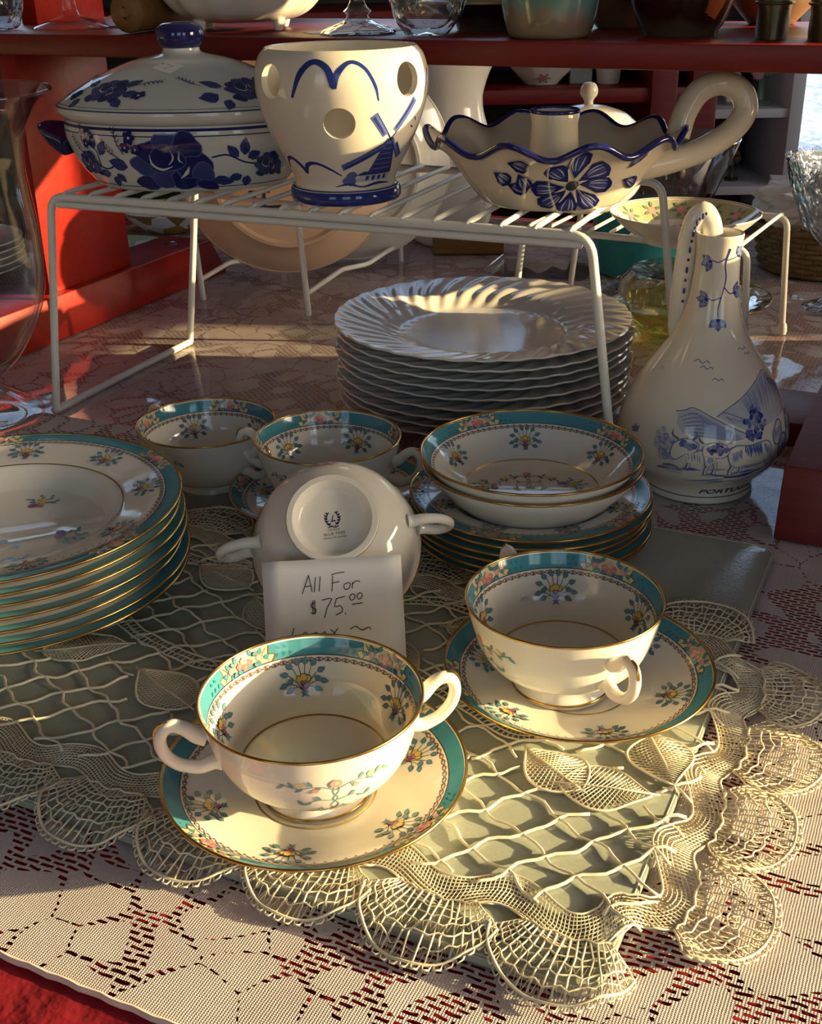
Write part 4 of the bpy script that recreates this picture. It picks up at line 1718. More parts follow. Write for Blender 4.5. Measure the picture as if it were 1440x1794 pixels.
for ang, L_ in ((52, 27), (128, 21), (211, 31), (-55, 17)):
    c, s = math.cos(R(ang)), math.sin(R(ang))

    def q_(t, w):
        return (hub[0] + t * c - w * s, hub[1] + t * s + w * c)
    wm.stroke([q_(0, 0), q_(L_, 0)], .7, 'delft', 1)
    wm.poly([q_(5, .3), q_(L_, .3), q_(L_, 4.2), q_(5, 3.6)], 'blue_wash3')
    wm.poly([q_(6, 1.8), q_(L_ - 1, 1.8), q_(L_ - 1, 3.7), q_(6, 3.2)], 'delft')
wm.disc(hub[0], hub[1], 1.2, 'ink', 8)
wm.stroke([(16, 16), (19, 14.5)], .9, 'delft', 1)
wm.stroke([(19, 21), (21, 18.5)], .9, 'delft', 1)
Art().merge(wm, 0, 0, 0, 1.22).build('painted_windmill', on_surf(SFB, R(-50), SFB.s_at_z(.0370), 1), bpz, 2.5)
g3 = Art().stroke([(-4, -9), (0, 4), (3, 9)], [1.2, 3.2, 1.2], 'delft')
g3.build('painted_gull', on_surf(SFB, R(-14), SFB.s_at_z(.083), 1), bpz, 3.0)

# ------------------------------------------------------------------ chamber candle holder with wavy rim
ch = thing('candle_holder', 'cream chamber candle holder with wavy blue rim and looped handle', 'candle holder', (.1085, .8800, ZR), 0)


def wavy(r, z, a):
    w = max(0., (r - .052) / .040)
    ph = 10 * (a + .10)
    return r * (1 + .030 * w * w * math.cos(ph)), z + .0052 * w * w * math.cos(ph + .4), a


HO = [(0, .0015), (.047, .0012), (.050, 0), (.0525, .0014)] + spline([(.0525, .0014), (.0610, .0110), (.0700, .0240), (.0790, .0360), (.0860, .0420), (.0910, .0440)], 6)[1:]
HI_ = [(.0905, .0462), (.0850, .0440)] + spline([(.0850, .0440), (.0770, .0390), (.0670, .0260), (.0580, .0130), (.0500, .0060)], 5)[1:] + [(0, .0052)]
dish = lathe('dish', HO + HI_, 'grey_ceramic', ch, 160, wavy)
tube('blue_rim', [(wavy(.0908, .0452, 2 * PI * i / 200)[0] * math.cos(2 * PI * i / 200), wavy(.0908, .0452, 2 * PI * i / 200)[0] * math.sin(2 * PI * i / 200), wavy(.0908, .0452, 2 * PI * i / 200)[1]) for i in range(200)],
     .0024, 'cobalt', dish, 8, True)
so = lathe('candle_socket', [(.0175, .0050), (.0182, .0300), (.0168, .0540), (.0178, .0600), (.0166, .0625), (.0148, .0610), (.0142, .045), (.0142, .012), (0, .012)], 'grey_ceramic', ch, 48)
ring('blue_rim', .0168, .0617, .0016, 'cobalt', so, 48)
hp = [(.199, .885, .2350), (.2040, .888, .2520), (.2140, .892, .2655), (.2292, .895, .2706), (.2438, .894, .2648), (.2485, .892, .2523), (.2405, .888, .2400), (.2232, .882, .2292), (.2010, .876, .2216), (.1775, .872, .2165), (.166, .872, .2150)]
hp = [Vector(p) - Vector((.1085, .8800, ZR)) for p in hp]
tube('handle', spline([tuple(p) for p in hp], 6), .0088, 'grey_ceramic', ch, 14)
sfx = Surf(HO[3:], 1, lambda x, y, z: (lambda w: (w[0] * math.cos(math.atan2(y, x)), w[0] * math.sin(math.atan2(y, x)), w[1]))(wavy(math.hypot(x, y), z, math.atan2(y, x))))
fw_ = Art()


def blot(x, y, L_, wd, ang, m='cobalt', m2='cobalt_wash'):
    def sh(k, o):
        c, s = math.cos(R(ang)), math.sin(R(ang))
        q = [(0, 0), (.25, .20), (.55, .44), (.85, .42), (1.0, .12), (1.0, -.12), (.85, -.42), (.55, -.44), (.25, -.20)]
        return [(x + (o + a * L_ * k) * c - b * wd * k * s, y + (o + a * L_ * k) * s + b * wd * k * c) for a, b in q]
    fw_.poly(sh(1, 0), m)
    fw_.poly(sh(.62, L_ * .22), m2)
    for o_ in (-.16, .10, .24):
        c, s = math.cos(R(ang)), math.sin(R(ang))
        fw_.stroke([(x + L_ * a_ * c - wd * o_ * b_ * s, y + L_ * a_ * s + wd * o_ * b_ * c) for a_, b_ in ((.30, .5), (.55, 1.0), (.82, 1.1))], [.2, .55, .15], 'blue_wash1')


for a in (0, 35, 85, 130, 185, 225, 268, 312):
    L_ = 15 if a in (130, 185, 225) else 17
    blot(3.2 * math.cos(R(a)), 3.2 * math.sin(R(a)), L_, 11.5, a)
    fw_.stroke([(4 * math.cos(R(a + 22)), 4 * math.sin(R(a + 22))), (11 * math.cos(R(a + 22)), 11 * math.sin(R(a + 22)))], .8, 'grey_ceramic', 1)
fw_.disc(0, 0, 3.0, 'ink', 10)
for x, y, L_, wd, a in ((-38, 8, 12, 8, -40), (-31, 12, 11, 8, -15), (-30, 0, 11, 8, -20), (-25, 6, 10, 9, -60), (27, 9, 12, 7, 40), (28, -2, 9, 6, 10), (26, 2, 12, 7, -30)):
    blot(x, y, L_, wd, a)
Art().merge(fw_, 0, 0, 0, 1.5).build('painted_flower', on_surf(sfx, R(-86), sfx.s_at_z(.0210), 1), dish, 3.0, .0003)

# ------------------------------------------------------------------ bottle jug with the ox cart
jg = thing('bottle_jug', 'tall blue and white bottle jug with an ox-cart landscape, at the right', 'jug', (.2130, .7950, .0002), R(4))
JO = [(0, .0030), (.034, .0028), (.0365, .0), (.0395, .0), (.0405, .0020), (.0395, .0050)] + \
    spline([(.0395, .0050), (.0408, .0095), (.0445, .0150), (.0535, .0250), (.0596, .0385), (.0602, .0480), (.0560, .0640), (.0470, .0820), (.0365, .0980), (.0270, .1120), (.0205, .1270), (.0168, .1440), (.0152, .1600), (.0150, .1740), (.0160, .1830), (.0158, .1850)], 6)[1:]
JI = [(.0138, .1846), (.0128, .1740), (.0135, .1500), (.020, .120), (.035, .095), (.050, .066), (.054, .045), (.045, .02), (.03, .008), (0, .007)]
jb = lathe('body', JO + JI, 'cream_ceramic', jg, 96)
SFJ = Surf(JO[5:], 1)
hj = [(-.002, .015, .1800), (-.004, .018, .1900), (-.0095, .020, .1965), (-.0150, .021, .1905), (-.0175, .022, .1780), (-.0190, .023, .1580), (-.0200, .0235, .1360), (-.0200, .0225, .1150), (-.0170, .0170, .1060)]
hd = tube('handle', spline([(x * 1.0, y * .55, z) for x, y, z in hj], 5), .0072, 'cream_ceramic', jg, 12, flat=(1.0, .55))
for i, (x, y, z) in enumerate(spline([(x, y * .55 - .0075, z) for x, y, z in hj[2:7]], 3)):
    vs_, fs_, _ = lathe_data([(0, .0005), (.0008, .0004), (.0012, 0)], 8)
    vs_ = [(a_ * .8, b_ * (2.0 if i % 2 else 1.0), c_) for a_, b_, c_ in vs_]
    o = from_py('painted_dot', vs_, fs_, 'delft', hd, True)
    o.location = (x, y + .0012, z)
    o.rotation_euler = (PI / 2, 0, 0)
band_line('blue_line', Surf(JO[3:8], 1), .0055, .0008, 'ink', jb)
vine = Art()
vine.stroke([(2, 24), (0, 15), (1, 6), (-1, -4), (-3, -12), (-3, -17)], [1.6, .8, .7, .6, .6, .5], 'delft')
vine.stroke([(1, 19), (-4, 16), (-8, 17)], .6, 'delft')
vine.stroke([(0, 17), (5, 18), (9, 19)], .6, 'delft')
vine.stroke([(0, 1), (4, -3), (7, -3)], .6, 'delft')
vine.stroke([(-1, -5), (-6, -7), (-9, -6)], .6, 'delft')
vine.stroke([(-10, 17), (-13, 15), (-15, 14), (-14, 12.5)], .4, 'delft')
for x, y, d in ((-9, 16, 200), (10, 19, 60), (8, -3, 20), (-10, -7, 180), (-3, -19, 270)):
    for k in (-50, 0, 50):
        vine.leaf(x, y, 6.4, 3.6, R(d + k), 'blue_wash2', 'delft', .5)
    vine.disc(x, y, 1.2, 'delft', 7)
Art().merge(vine, 0, 0, 0, 1.12).build('painted_vine', on_surf(SFJ, R(-88), SFJ.s_at_z(.150), 1), jb, 2.5)
lf2 = Art()
for k in (60, 110, 160):
    lf2.leaf(0, 0, 5, 2.6, R(k), 'blue_wash2', 'delft', .5)
lf2.build('painted_leaf', on_surf(SFJ, R(-158), SFJ.s_at_z(.052), 1), jb, 2.5)
L2 = Art()
rj = random.Random(11)


def foliage(cx_, cy_, rx, ry, n, mats):
    for i in range(n):
        a_, q_2 = rj.uniform(0, 2 * PI), math.sqrt(rj.random())
        L2.disc(cx_ + rx * q_2 * math.cos(a_), cy_ + ry * q_2 * math.sin(a_), rj.uniform(.9, 1.9), mats[i % len(mats)], 6)


def hatch(p0, p1, d0, d1, n, w, m):
    """n tapering strokes from the line p0-p1, each running by an offset between d0 and d1"""
    for i in range(n):
        t = (i + rj.uniform(.2, .8)) / n
        x, y = p0[0] + (p1[0] - p0[0]) * t, p0[1] + (p1[1] - p0[1]) * t
        k = rj.uniform(.6, 1.0)
        dx, dy = (d0[0] + (d1[0] - d0[0]) * t) * k, (d0[1] + (d1[1] - d0[1]) * t) * k
        L2.stroke([(x, y), (x + dx * .5 + rj.uniform(-.5, .5), y + dy * .5), (x + dx, y + dy)], [w * .5, w, .15], m, 3)


# far hill, left hill
L2.poly([(-12, 19), (-4, 24), (6, 30), (16, 37), (25, 42), (30, 40), (36, 34), (44, 31), (50, 22), (48, 14), (30, 12), (10, 8), (-2, 14)], 'blue_wash1')
hatch((4, 28), (24, 41), (8, -16), (2, -22), 16, 1.3, 'blue_wash2')
hatch((26, 41), (46, 28), (-3, -20), (2, -12), 15, 1.4, 'blue_wash2')
hatch((28, 40), (42, 31), (4, -10), (3, -8), 8, .9, 'blue_wash3')
L2.stroke([(-12, 19), (-4, 24.4), (6, 30.4), (16, 37.4), (25, 42.4), (30, 40.4), (37, 34), (44, 31)], .5, 'blue_wash3')
L2.poly([(-35, 19), (-28, 22), (-24, 23), (-12, 17), (2, 9.5), (12, 5), (-6, 5), (-22, 7), (-33, 8), (-36, 13)], 'blue_wash1')
for i in range(7):
    L2.stroke([(-34 + i, 17 - i * 1.6), (-24 + i * 1.5, 20 - i * 2.2), (-12 + i * 1.6, 14 - i * 1.5), (-2 + i, 9 - i * .6)], [.5, 1.7, 1.4, .3], 'blue_wash2')
L2.stroke([(-36, 20), (-30, 21.6), (-24, 23.4), (-12, 17.2), (2, 9.7), (12, 5.4)], .6, 'blue_wash3')
L2.stroke([(-12, 19), (-7, 21.5), (2, 18), (12, 13.6)], .5, 'blue_wash3')
hatch((-8, 20), (8, 15), (6, -5), (5, -5), 9, .8, 'blue_wash2')
# trees
foliage(13, 21, 3.4, 3.2, 16, ('blue_wash3', 'delft', 'blue_wash2'))
foliage(9, 15, 4.2, 3.4, 20, ('blue_wash3', 'blue_wash2', 'delft'))
foliage(16, 13, 4.6, 4.2, 24, ('blue_wash3', 'delft', 'blue_wash2'))
foliage(12, 7, 6.2, 3.4, 30, ('delft', 'blue_wash3'))
foliage(-44, -1, 5.2, 9.5, 60, ('blue_wash1', 'blue_wash2', 'blue_wash1'))
foliage(-42, -7, 5.0, 4.0, 26, ('blue_wash2', 'blue_wash1'))
# grass behind the team
hatch((-38, -4), (-8, 2), (12, 1.5), (14, 1), 8, .8, 'blue_wash2')
# near ox
body = [(-6, -2), (-1, 1.2), (8, .6), (16, 1.6), (22, 1.0), (25, -4), (23, -11), (16, -12.4), (6, -12), (-1, -13), (-5, -8)]
L2.poly(body, 'cream_ceramic')
L2.stroke(body, .55, 'blue_wash3', 3, closed=True)
hatch((4, .6), (16, 1.4), (3, -9), (2, -9), 12, 1.2, 'blue_wash3')
hatch((-4, -3), (3, -1), (1, -8), (1, -8), 7, 1.0, 'blue_wash2')
hatch((18, 1), (24, -3), (2, -8), (0, -7), 6, 1.0, 'blue_wash2')
head = [(-20, 1.5), (-15, 3.4), (-8, 2.4), (-5, -2), (-8, -5.5), (-13, -6), (-15, -11), (-18.5, -11.5), (-19.5, -7), (-21, -2)]
L2.poly(head, 'cream_ceramic')
L2.stroke(head, .5, 'blue_wash3', 3, closed=True)
foliage(-12, -.8, 5.6, 2.8, 26, ('blue_wash3', 'delft', 'blue_wash2'))
hatch((-18, -5), (-14, -5), (-.5, -5), (0, -6), 4, .8, 'blue_wash2')
for pts in ([(-7, 2), (-3, 4), (-2, 8)], [(-18, 2), (-22, 4), (-23, 7.5)]):
    L2.stroke(pts, [1.3, 1.0, .3], 'blue_wash3')
# far ox
head2 = [(-38, 1), (-32, 4.6), (-26, 4.2), (-23, 1), (-26, -3.4), (-31, -4.4), (-36, -8.4), (-39.6, -7.6), (-40, -4)]
L2.poly(head2, 'cream_ceramic')
L2.stroke(head2, .5, 'blue_wash3', 3, closed=True)
foliage(-29, 1.2, 4.8, 2.6, 22, ('blue_wash2', 'blue_wash3'))
for pts in ([(-27, 4), (-24, 7), (-25, 9.5)], [(-35, 4), (-38.5, 6), (-38, 9.5)]):
    L2.stroke(pts, [1.2, .9, .3], 'blue_wash3')
L2.poly([(-31, -4.2), (-22, -3), (-20, -10), (-29, -11)], 'cream_ceramic')
hatch((-30, -4), (-22, -4), (1, -6), (1, -6), 6, .8, 'blue_wash2')
# legs
for pts in ([(-2, -11), (-3, -16), (-2, -20), (-4, -21)], [(3, -12), (3.6, -16), (2.4, -20), (.6, -21)], [(20, -10), (23, -14), (24, -18), (22.4, -19)], [(24, -8), (27.5, -12), (28.4, -16.6), (30, -17)],
            [(-17, -11), (-17.6, -15), (-17, -19)], [(-13, -8), (-12.4, -14), (-13, -19), (-14.4, -19.6)], [(-28, -10), (-28.6, -16)]):
    L2.stroke(pts, [2.6, 1.9, 1.2, .9], 'cream_ceramic')
    L2.stroke([(x - .8, y) for x, y in pts], [.9, .6, .5, .5], 'blue_wash3')
    L2.stroke([(x + .9, y) for x, y in pts], .4, 'blue_wash3')
# cart, wheel, drover
L2.stroke([(26, 4), (31, 11), (35, 9), (36, 2), (33, -3), (28, -2), (26, 4)], [.6, .9, .8, .9, .8, .7, .6], 'blue_wash3')
hatch((27, 6), (35, 8), (.5, -8), (-1, -9), 6, .9, 'blue_wash2')
wheel = [(38 + 5.6 * math.cos(2 * PI * i / 16), -6 + 7.6 * math.sin(2 * PI * i / 16)) for i in range(16)]
L2.stroke(wheel, 1.2, 'blue_wash3', 2, closed=True)
L2.stroke([(38 + .55 * (x - 38), -6 + .55 * (y + 6)) for x, y in wheel], .6, 'blue_wash2', 2, closed=True)
for i in range(4):
    L2.stroke([wheel[i * 2], wheel[i * 2 + 8]], .45, 'blue_wash3', 1)
L2.poly([(44, 9), (48, 9), (51, -9), (43, -10)], 'blue_wash1')
hatch((44, 8), (48, 8), (-.5, -17), (2.5, -17), 7, .7, 'blue_wash2')
L2.disc(46, 12, 2.0, 'blue_wash3', 9)
L2.stroke([(43, -10), (47, -9.2), (51, -9)], 1.3, 'delft', 2)
foliage(57, 6, 5, 7, 34, ('blue_wash2', 'blue_wash3', 'blue_wash1'))
hatch((51, 4), (60, 2), (1, -10), (2, -10), 8, .9, 'blue_wash2')
# ground
for i in range(26):
    x = rj.uniform(-48, 20)
    y = -13.5 - rj.uniform(0, 7.5)
    L_ = rj.uniform(5, 12)
    L2.stroke([(x, y), (x + L_ / 2, y + .5), (x + L_, y)], [.4, rj.uniform(1.0, 2.0), .3], rj.choice(('blue_wash2', 'blue_wash3', 'blue_wash1')))
L2.stroke([(-4, -21), (8, -20), (18, -17)], [.8, 2.2, .8], 'delft')
for i in range(24):
    x = rj.uniform(-34, 34)
    y = -23 - rj.uniform(0, 7) + max(0, x) * .18
    L_ = rj.uniform(9, 20)
    L2.stroke([(x, y), (x + L_ / 2, y + .8), (x + L_, y + 2.4)], [.2, rj.uniform(.6, 1.2), .2], rj.choice(('blue_wash1', 'blue_wash2')))
Art().merge(L2, 0, 0, 0, 1.14).build('painted_landscape', on_surf(SFJ, R(-84), SFJ.s_at_z(.0510), 1), jb, 2.5, .00012, .0000022)

for x, y, s in ((-12, 6, 1), (-8, 2, .8), (0, -6, .7), (26, 14, .7), (30, 10, .6)):
    Art().stroke([(-6 * s, 0), (-3 * s, 2 * s), (0, -.5 * s), (3 * s, 1.6 * s), (5 * s, -.5 * s)], .55, 'blue_wash3').build('painted_bird', on_surf(SFJ, R(-97) + x / 38, SFJ.s_at_z(.098) + y / 1000, 1), jb, 2.5)
Art().text('PORTUGAL', 0, -2.4, 4.8, 'ink', 0, .18, 1.35).text('PORTUGAL', .35, -2.3, 4.8, 'ink', 0, .18, 1.35).text('PORTUGAL', .15, -2.65, 4.8, 'ink', 0, .18, 1.35).build('lettering', on_surf(SFJ, R(-74), SFJ.s_at_z(.0108), 1), jb, 2.0)
Art().poly([(-5, -7), (5, -7), (5, 7), (-5, 7)], 'cream_ceramic').stroke([(-2, -1), (0, 2), (2, 0)], .5, 'blue_wash2').build('sticker', on_surf(SFJ, R(-160), SFJ.s_at_z(.094), 1, R(-10)), jb, 2.5, .0004)
# ------------------------------------------------------------------ bobbin-lace doily, every thread modelled
rnd = random.Random(3)
dl = thing('lace_doily', 'cream bobbin-lace doily with scalloped edge under the cups', 'doily', W(0, 0), YAW)


def smooth01(t):
    t = max(0., min(1., t))
    return t * t * (3 - 2 * t)


CALM = []
for (x, y, r_) in ((-.0462, .4337, .045), (.0854, .5152, .045), (-.2415, .6262, .07), (.0772, .6890, .058), (-.056, .7445, .045), (-.0445, .60, .055)):
    CALM.append((x * UX + y * UY, x * VX + y * VY, r_))


def drape(u, v, lift=0.):
    d = max(u - BU1, BV0 - v, 0)
    z = BZ * (1 - smooth01(d / .010)) + .0002
    n = .5 + .5 * math.sin(u * 173 + 2.1 * math.sin(v * 91)) * math.sin(v * 149 + 1.7 * math.sin(u * 77))
    calm = 1.
    for cu_, cv_, cr_ in CALM:
        calm = min(calm, smooth01((math.hypot(u - cu_, v - cv_) - cr_) / .02))
    ed = min(1., max(0., (u + .10) / .05)) * .8
    return z + .0002 + calm * (.0014 * n + lift + ed * .0045 * max(0, math.sin(v * 118 + u * 30)))


class Threads:
    def __init__(self):
        self.vs, self.fs = [], []

    def add(self, pts, r, n=4, lift=0., closed=False, zoff=0.):
        P = [(u, v, drape(u, v, lift) + r * .6 + zoff) for u, v in pts]
        tube_data(P, r, n, closed, True, self.vs, self.fs)

    def build(self, name, stuff=True):
        o = from_py(name, self.vs, self.fs, 'lace_thread', dl, True, 0)
        if stuff:
            o['kind'] = 'stuff'
        return o


IU0, IU1, IV0, IV1, IR = -.500, -.061, .3425, .580, .040
# inner outline, anticlockwise, by arc length
path = []


def arc(cx_, cy_, a0, a1, n=14):
    return [(cx_ + IR * math.cos(a0 + (a1 - a0) * i / n), cy_ + IR * math.sin(a0 + (a1 - a0) * i / n)) for i in range(n + 1)]


path += [(IU0 + IR + (IU1 - IU0 - 2 * IR) * i / 60, IV0) for i in range(60)]
path += arc(IU1 - IR, IV0 + IR, -PI / 2, 0)
path += [(IU1, IV0 + IR + (IV1 - IV0 - 2 * IR) * i / 40) for i in range(1, 40)]
path += arc(IU1 - IR, IV1 - IR, 0, PI / 2)
path += [(IU1 - IR - (IU1 - IU0 - 2 * IR) * i / 60, IV1) for i in range(1, 60)]
path += arc(IU0 + IR, IV1 - IR, PI / 2, PI)
path += [(IU0, IV1 - IR - (IV1 - IV0 - 2 * IR) * i / 40) for i in range(1, 40)]
path += arc(IU0 + IR, IV0 + IR, PI, 1.5 * PI)[:-1]
cum = [0.]
for a, b in zip(path, path[1:] + path[:1]):
    cum.append(cum[-1] + math.dist(a, b))
PER = cum[-1]


def along(s):
    s %= PER
    lo, hi = 0, len(cum) - 1
    while hi - lo > 1:
        m = (lo + hi) // 2
        if cum[m] <= s: lo = m
        else: hi = m
    a, b = path[lo], path[(lo + 1) % len(path)]
    t = (s - cum[lo]) / max(cum[lo + 1] - cum[lo], 1e-9)
    d = math.dist(a, b) or 1
    tx, ty = (b[0] - a[0]) / d, (b[1] - a[1]) / d
    return (a[0] + (b[0] - a[0]) * t, a[1] + (b[1] - a[1]) * t), (ty, -tx), (tx, ty)      # point, outward, along


NSC = 23
STEP = PER / NSC
BWID = .0180


def band_pt(s, w):
    """w from -1 to 1 across the woven ribbon, which swings in and out with the scallops"""
    p, o, t = along(s)
    k = -.004 - .0055 * math.cos(2 * PI * s / STEP) + w * BWID / 2
    return (p[0] + o[0] * k, p[1] + o[1] * k)


T = Threads()
NB = 760
for w in (-1, -.78, -.56, -.33, -.11, .11, .33, .56, .78, 1):
    T.add([band_pt(PER * i / 420, w) for i in range(420)], .00036 if abs(w) < 1 else .0006, 4, 0, True)
for i in range(NB):
    s = PER * i / NB
    T.add([band_pt(s, -1), band_pt(s + .0012, 0), band_pt(s, 1)], .00036, 3)
T.build('woven_border')

for k in range(NSC):
    T = Threads()
    sc_ = STEP * (k + .5)
    p, o, t = along(sc_)
    RR = .0390 + rnd.uniform(-.003, .003)
    skew = rnd.uniform(-.1, .1)
    wdt = STEP * .55

    def fan(a, r):
        """a from -1 to 1 over the fan, r from 0 to 1 outwards"""
        ang = a * (PI * .47) + skew * r
        x = math.sin(ang) * wdt * (.52 + .48 * r)
        y = .002 + RR * r * (math.cos(ang) * .80 + .20)
        return (p[0] + t[0] * x + o[0] * y, p[1] + t[1] * x + o[1] * y)
    lift = .0006
    nr = 19
    for i in range(nr):
        a = -1 + 2 * i / (nr - 1)
        j = rnd.uniform(-.035, .035)
        T.add([fan(a + j, .10), fan(a - j, .4), fan(a + j, .7), fan(a, .97)], .00045, 4, lift)
    for r, rad, st in ((.10, .0006, 12), (.26, .00045, 14), (.38, .00045, 18), (.50, .00045, 20), (.66, .0005, 22), (.82, .00045, 24), (.97, .0008, 30)):
        T.add([fan(-1 + 2 * i / st, r + (.028 * math.sin(i * 2.2 + k) if r < .9 else 0)) for i in range(st + 1)], rad, 4, lift)
    # zigzag filling and small loops on the outer edge
    T.add([fan(-1 + 2 * i / 44, .50 if i % 2 else .62) for i in range(45)], .0004, 3, lift)
    T.add([fan(-1 + 2 * i / 48, .80 if i % 2 else .97) for i in range(49)], .00045, 3, lift)
    for i in range(20):
        a = -1 + 2 * (i + .5) / 20
        T.add([fan(a - .045, .97), fan(a - .025, 1.04), fan(a + .025, 1.04), fan(a + .045, .97)], .0005, 3, lift)
    # bars back to the ribbon
    for i in range(9):
        a = -1 + 2 * i / 8
        T.add([fan(a, .10), band_pt(sc_ + a * STEP * .46, 1)], .0005, 3, 0)
    T.build('scallop')

# ground net: cords crossing on the slant
MOT = [(-.3240, .4060, 158, .050), (-.3120, .4030, -12, .056), (-.1300, .4260, 12, .044), (-.1180, .4250, 150, .040), (-.2120, .3990, 38, .046), (-.3550, .5200, -35, .052), (-.3650, .5280, 165, .046),
       (-.2700, .5050, -30, .048), (-.1180, .5400, 70, .046), (-.4350, .4200, 30, .050), (-.4300, .4900, 100, .048), (-.1950, .4050, 200, .040), (-.2350, .5350, 10, .044), (-.1000, .4800, -60, .040)]


def in_motif(u, v):
    for mu, mv, g, L_ in MOT:
        du, dv = u - mu, v - mv
        c, s = math.cos(R(g)), math.sin(R(g))
        x, y = du * c + dv * s, -du * s + dv * c
        if -.002 < x < L_ and abs(y) < .0150 * math.sin(PI * max(0, min(1, x / L_))) + .001:
            return True
    return False


T = Threads()
CELL = .0195


def inside(u, v):
    return IU0 + .007 < u < IU1 - .007 and IV0 + .007 < v < IV1 - .007


for fam in (0, 1):
    ang = R(48) if fam == 0 else R(-27)
    c, s = math.cos(ang), math.sin(ang)
    for i in range(-60, 60):
        run = []
        off = i * CELL + .002 * math.sin(i * 1.7)
        for j in range(0, 260):
            q = -.35 + j * .0045
            wob = .0016 * math.sin(q * 160 + i * 1.9) + .0010 * math.sin(q * 331 + i)
            u, v = -.28 + q * c - (off + wob) * s, .46 + q * s + (off + wob) * c
            if inside(u, v) and not in_motif(u, v):
                run.append((u, v))
            else:
                if len(run) > 1:
                    T.add(run, .00095 if fam == 0 else .0008, 4)
                run = []
        if len(run) > 1:
            T.add(run, .00095 if fam == 0 else .0008, 4)
T.build('net_ground')

# ladder tapes wandering through the middle
for path_ in ([(-.49, .45), (-.44, .475), (-.39, .455), (-.34, .445), (-.29, .46), (-.25, .485), (-.20, .47), (-.16, .455), (-.13, .48), (-.09, .52)],
              [(-.46, .56), (-.41, .545), (-.36, .555), (-.30, .545), (-.25, .56), (-.20, .55)]):
    T = Threads()
    P = spline(path_, 14)
    Lf, Rt = [], []
    for i, (u, v) in enumerate(P):
        a, b = P[max(0, i - 1)], P[min(len(P) - 1, i + 1)]
        d = math.dist(a, b) or 1
        nx_, ny_ = -(b[1] - a[1]) / d, (b[0] - a[0]) / d
        Lf.append((u + nx_ * .0045, v + ny_ * .0045))
        Rt.append((u - nx_ * .0045, v - ny_ * .0045))
    T.add(Lf, .0007, 4, .0004)
    T.add(Rt, .0007, 4, .0004)
    T.add([((a[0] + b[0]) / 2, (a[1] + b[1]) / 2) for a, b in zip(Lf, Rt)], .0005, 4, .0004)
    for i in range(len(P)):
        T.add([Lf[i], Rt[i]], .0005, 3, .0004)
    T.build('ladder_tape')

for mu, mv, g, L_ in MOT:
    T = Threads()
    c, s = math.cos(R(g)), math.sin(R(g))

    def mp(x, y):
        return (mu + x * c - y * s, mv + x * s + y * c)

    def hw_(x):
        t = max(0., min(1., x / L_))
        return .0160 * math.sin(PI * t ** .8)
    up = [mp(L_ * i / 16, hw_(L_ * i / 16)) for i in range(17)]
    dn = [mp(L_ * i / 16, -hw_(L_ * i / 16)) for i in range(17)]
    T.add(up, .0007, 4, .0008)
    T.add(dn, .0007, 4, .0008)
    nn = int(L_ / .0019)
    for i in range(1, nn):
        x = L_ * i / nn
        for sg in (-1, 1):
            h = hw_(x)
            dx = sg * h * .55
            T.add([mp(x - dx, -hw_(x - dx)), mp(x, 0), mp(x + dx, hw_(x + dx))], .00038, 3, .0008 + (.0003 if sg > 0 else 0))
    T.add([mp(-.004, 0), mp(L_ * .3, 0), mp(L_ * .6, .0006), mp(L_ + .003, 0)], .0006, 4, .0012)
    T.build('leaf_motif')
# ------------------------------------------------------------------ glass hurricane vase at the left edge
gv = thing('hurricane_vase', 'large clear footed glass vase cut off by the left edge', 'vase', (-.3700, .9480, .0002))
go = [(0, .004), (.030, .004), (.050, .001), (.0540, .003), (.0545, .007), (.045, .016), (.030, .025), (.022, .031), (.021, .036), (.026, .041)] + \
    spline([(.026, .041), (.042, .056), (.057, .079), (.068, .103), (.0725, .130), (.0725, .160), (.0700, .190), (.0690, .212), (.0730, .236), (.083, .255), (.0975, .2680)], 6)[1:]
gi = [(.0965, .2682)] + spline([(.0965, .2682), (.0815, .2550), (.0712, .2360), (.0672, .212), (.0682, .190), (.0705, .160), (.0705, .130), (.066, .104), (.055, .081), (.040, .059), (.020, .048), (0, .047)], 5)[1:]
lathe('body', go[9:] + gi, 'clear_glass', gv, 72)
lathe('foot', go[:10], 'clear_glass', gv, 60)
ring('rim', .0970, .2681, .0014, 'clear_glass', gv, 72)

# ------------------------------------------------------------------ goods on top of the red shelf
SZ = .3002


def on_shelf(x, y):
    return (x, y, SZ)


GG = 'stemmed glasses at the left end of the shelf'
for i, (x, y, lab) in enumerate(((-.3080, 1.1820, 'clear stemmed glass at the left end of the shelf, left one'), (-.2600, 1.1880, 'clear stemmed glass beside the wooden roller, right one of the pair'))):
    t = thing('stemmed_glass', lab, 'glass', on_shelf(x, y), 0, GG)
    lathe('foot', [(0, .0015), (.033, .0), (.0345, .0012), (.0335, .0022), (.018, .0085), (.0085, .0115), (.0068, .016)], 'clear_glass', t, 48)
    lathe('stem', [(.0068, .016), (.0075, .020), (.0050, .028), (.0042, .060), (.0060, .078)], 'clear_glass', t, 24)
    lathe('bowl', spline([(.006, .078), (.024, .090), (.034, .115), (.035, .145), (.031, .170)], 5) + spline([(.030, .170), (.0335, .145), (.0325, .116), (.022, .092), (0, .082)], 5), 'clear_glass', t, 48)
t = thing('glass_dish', 'cut glass dish at the far left end of the shelf', 'dish', on_shelf(-.3830, 1.1750))
lathe('bowl', [(0, .003), (.025, .001), (.028, .004), (.033, .018), (.036, .040), (.034, .041), (.030, .020), (.02, .006), (0, .005)], 'crystal', t, 40, lambda r, z, a: (r * (1 + .03 * math.cos(16 * a)), z, a))
ring('rim', .0352, .0405, .001, 'crystal', t, 40)

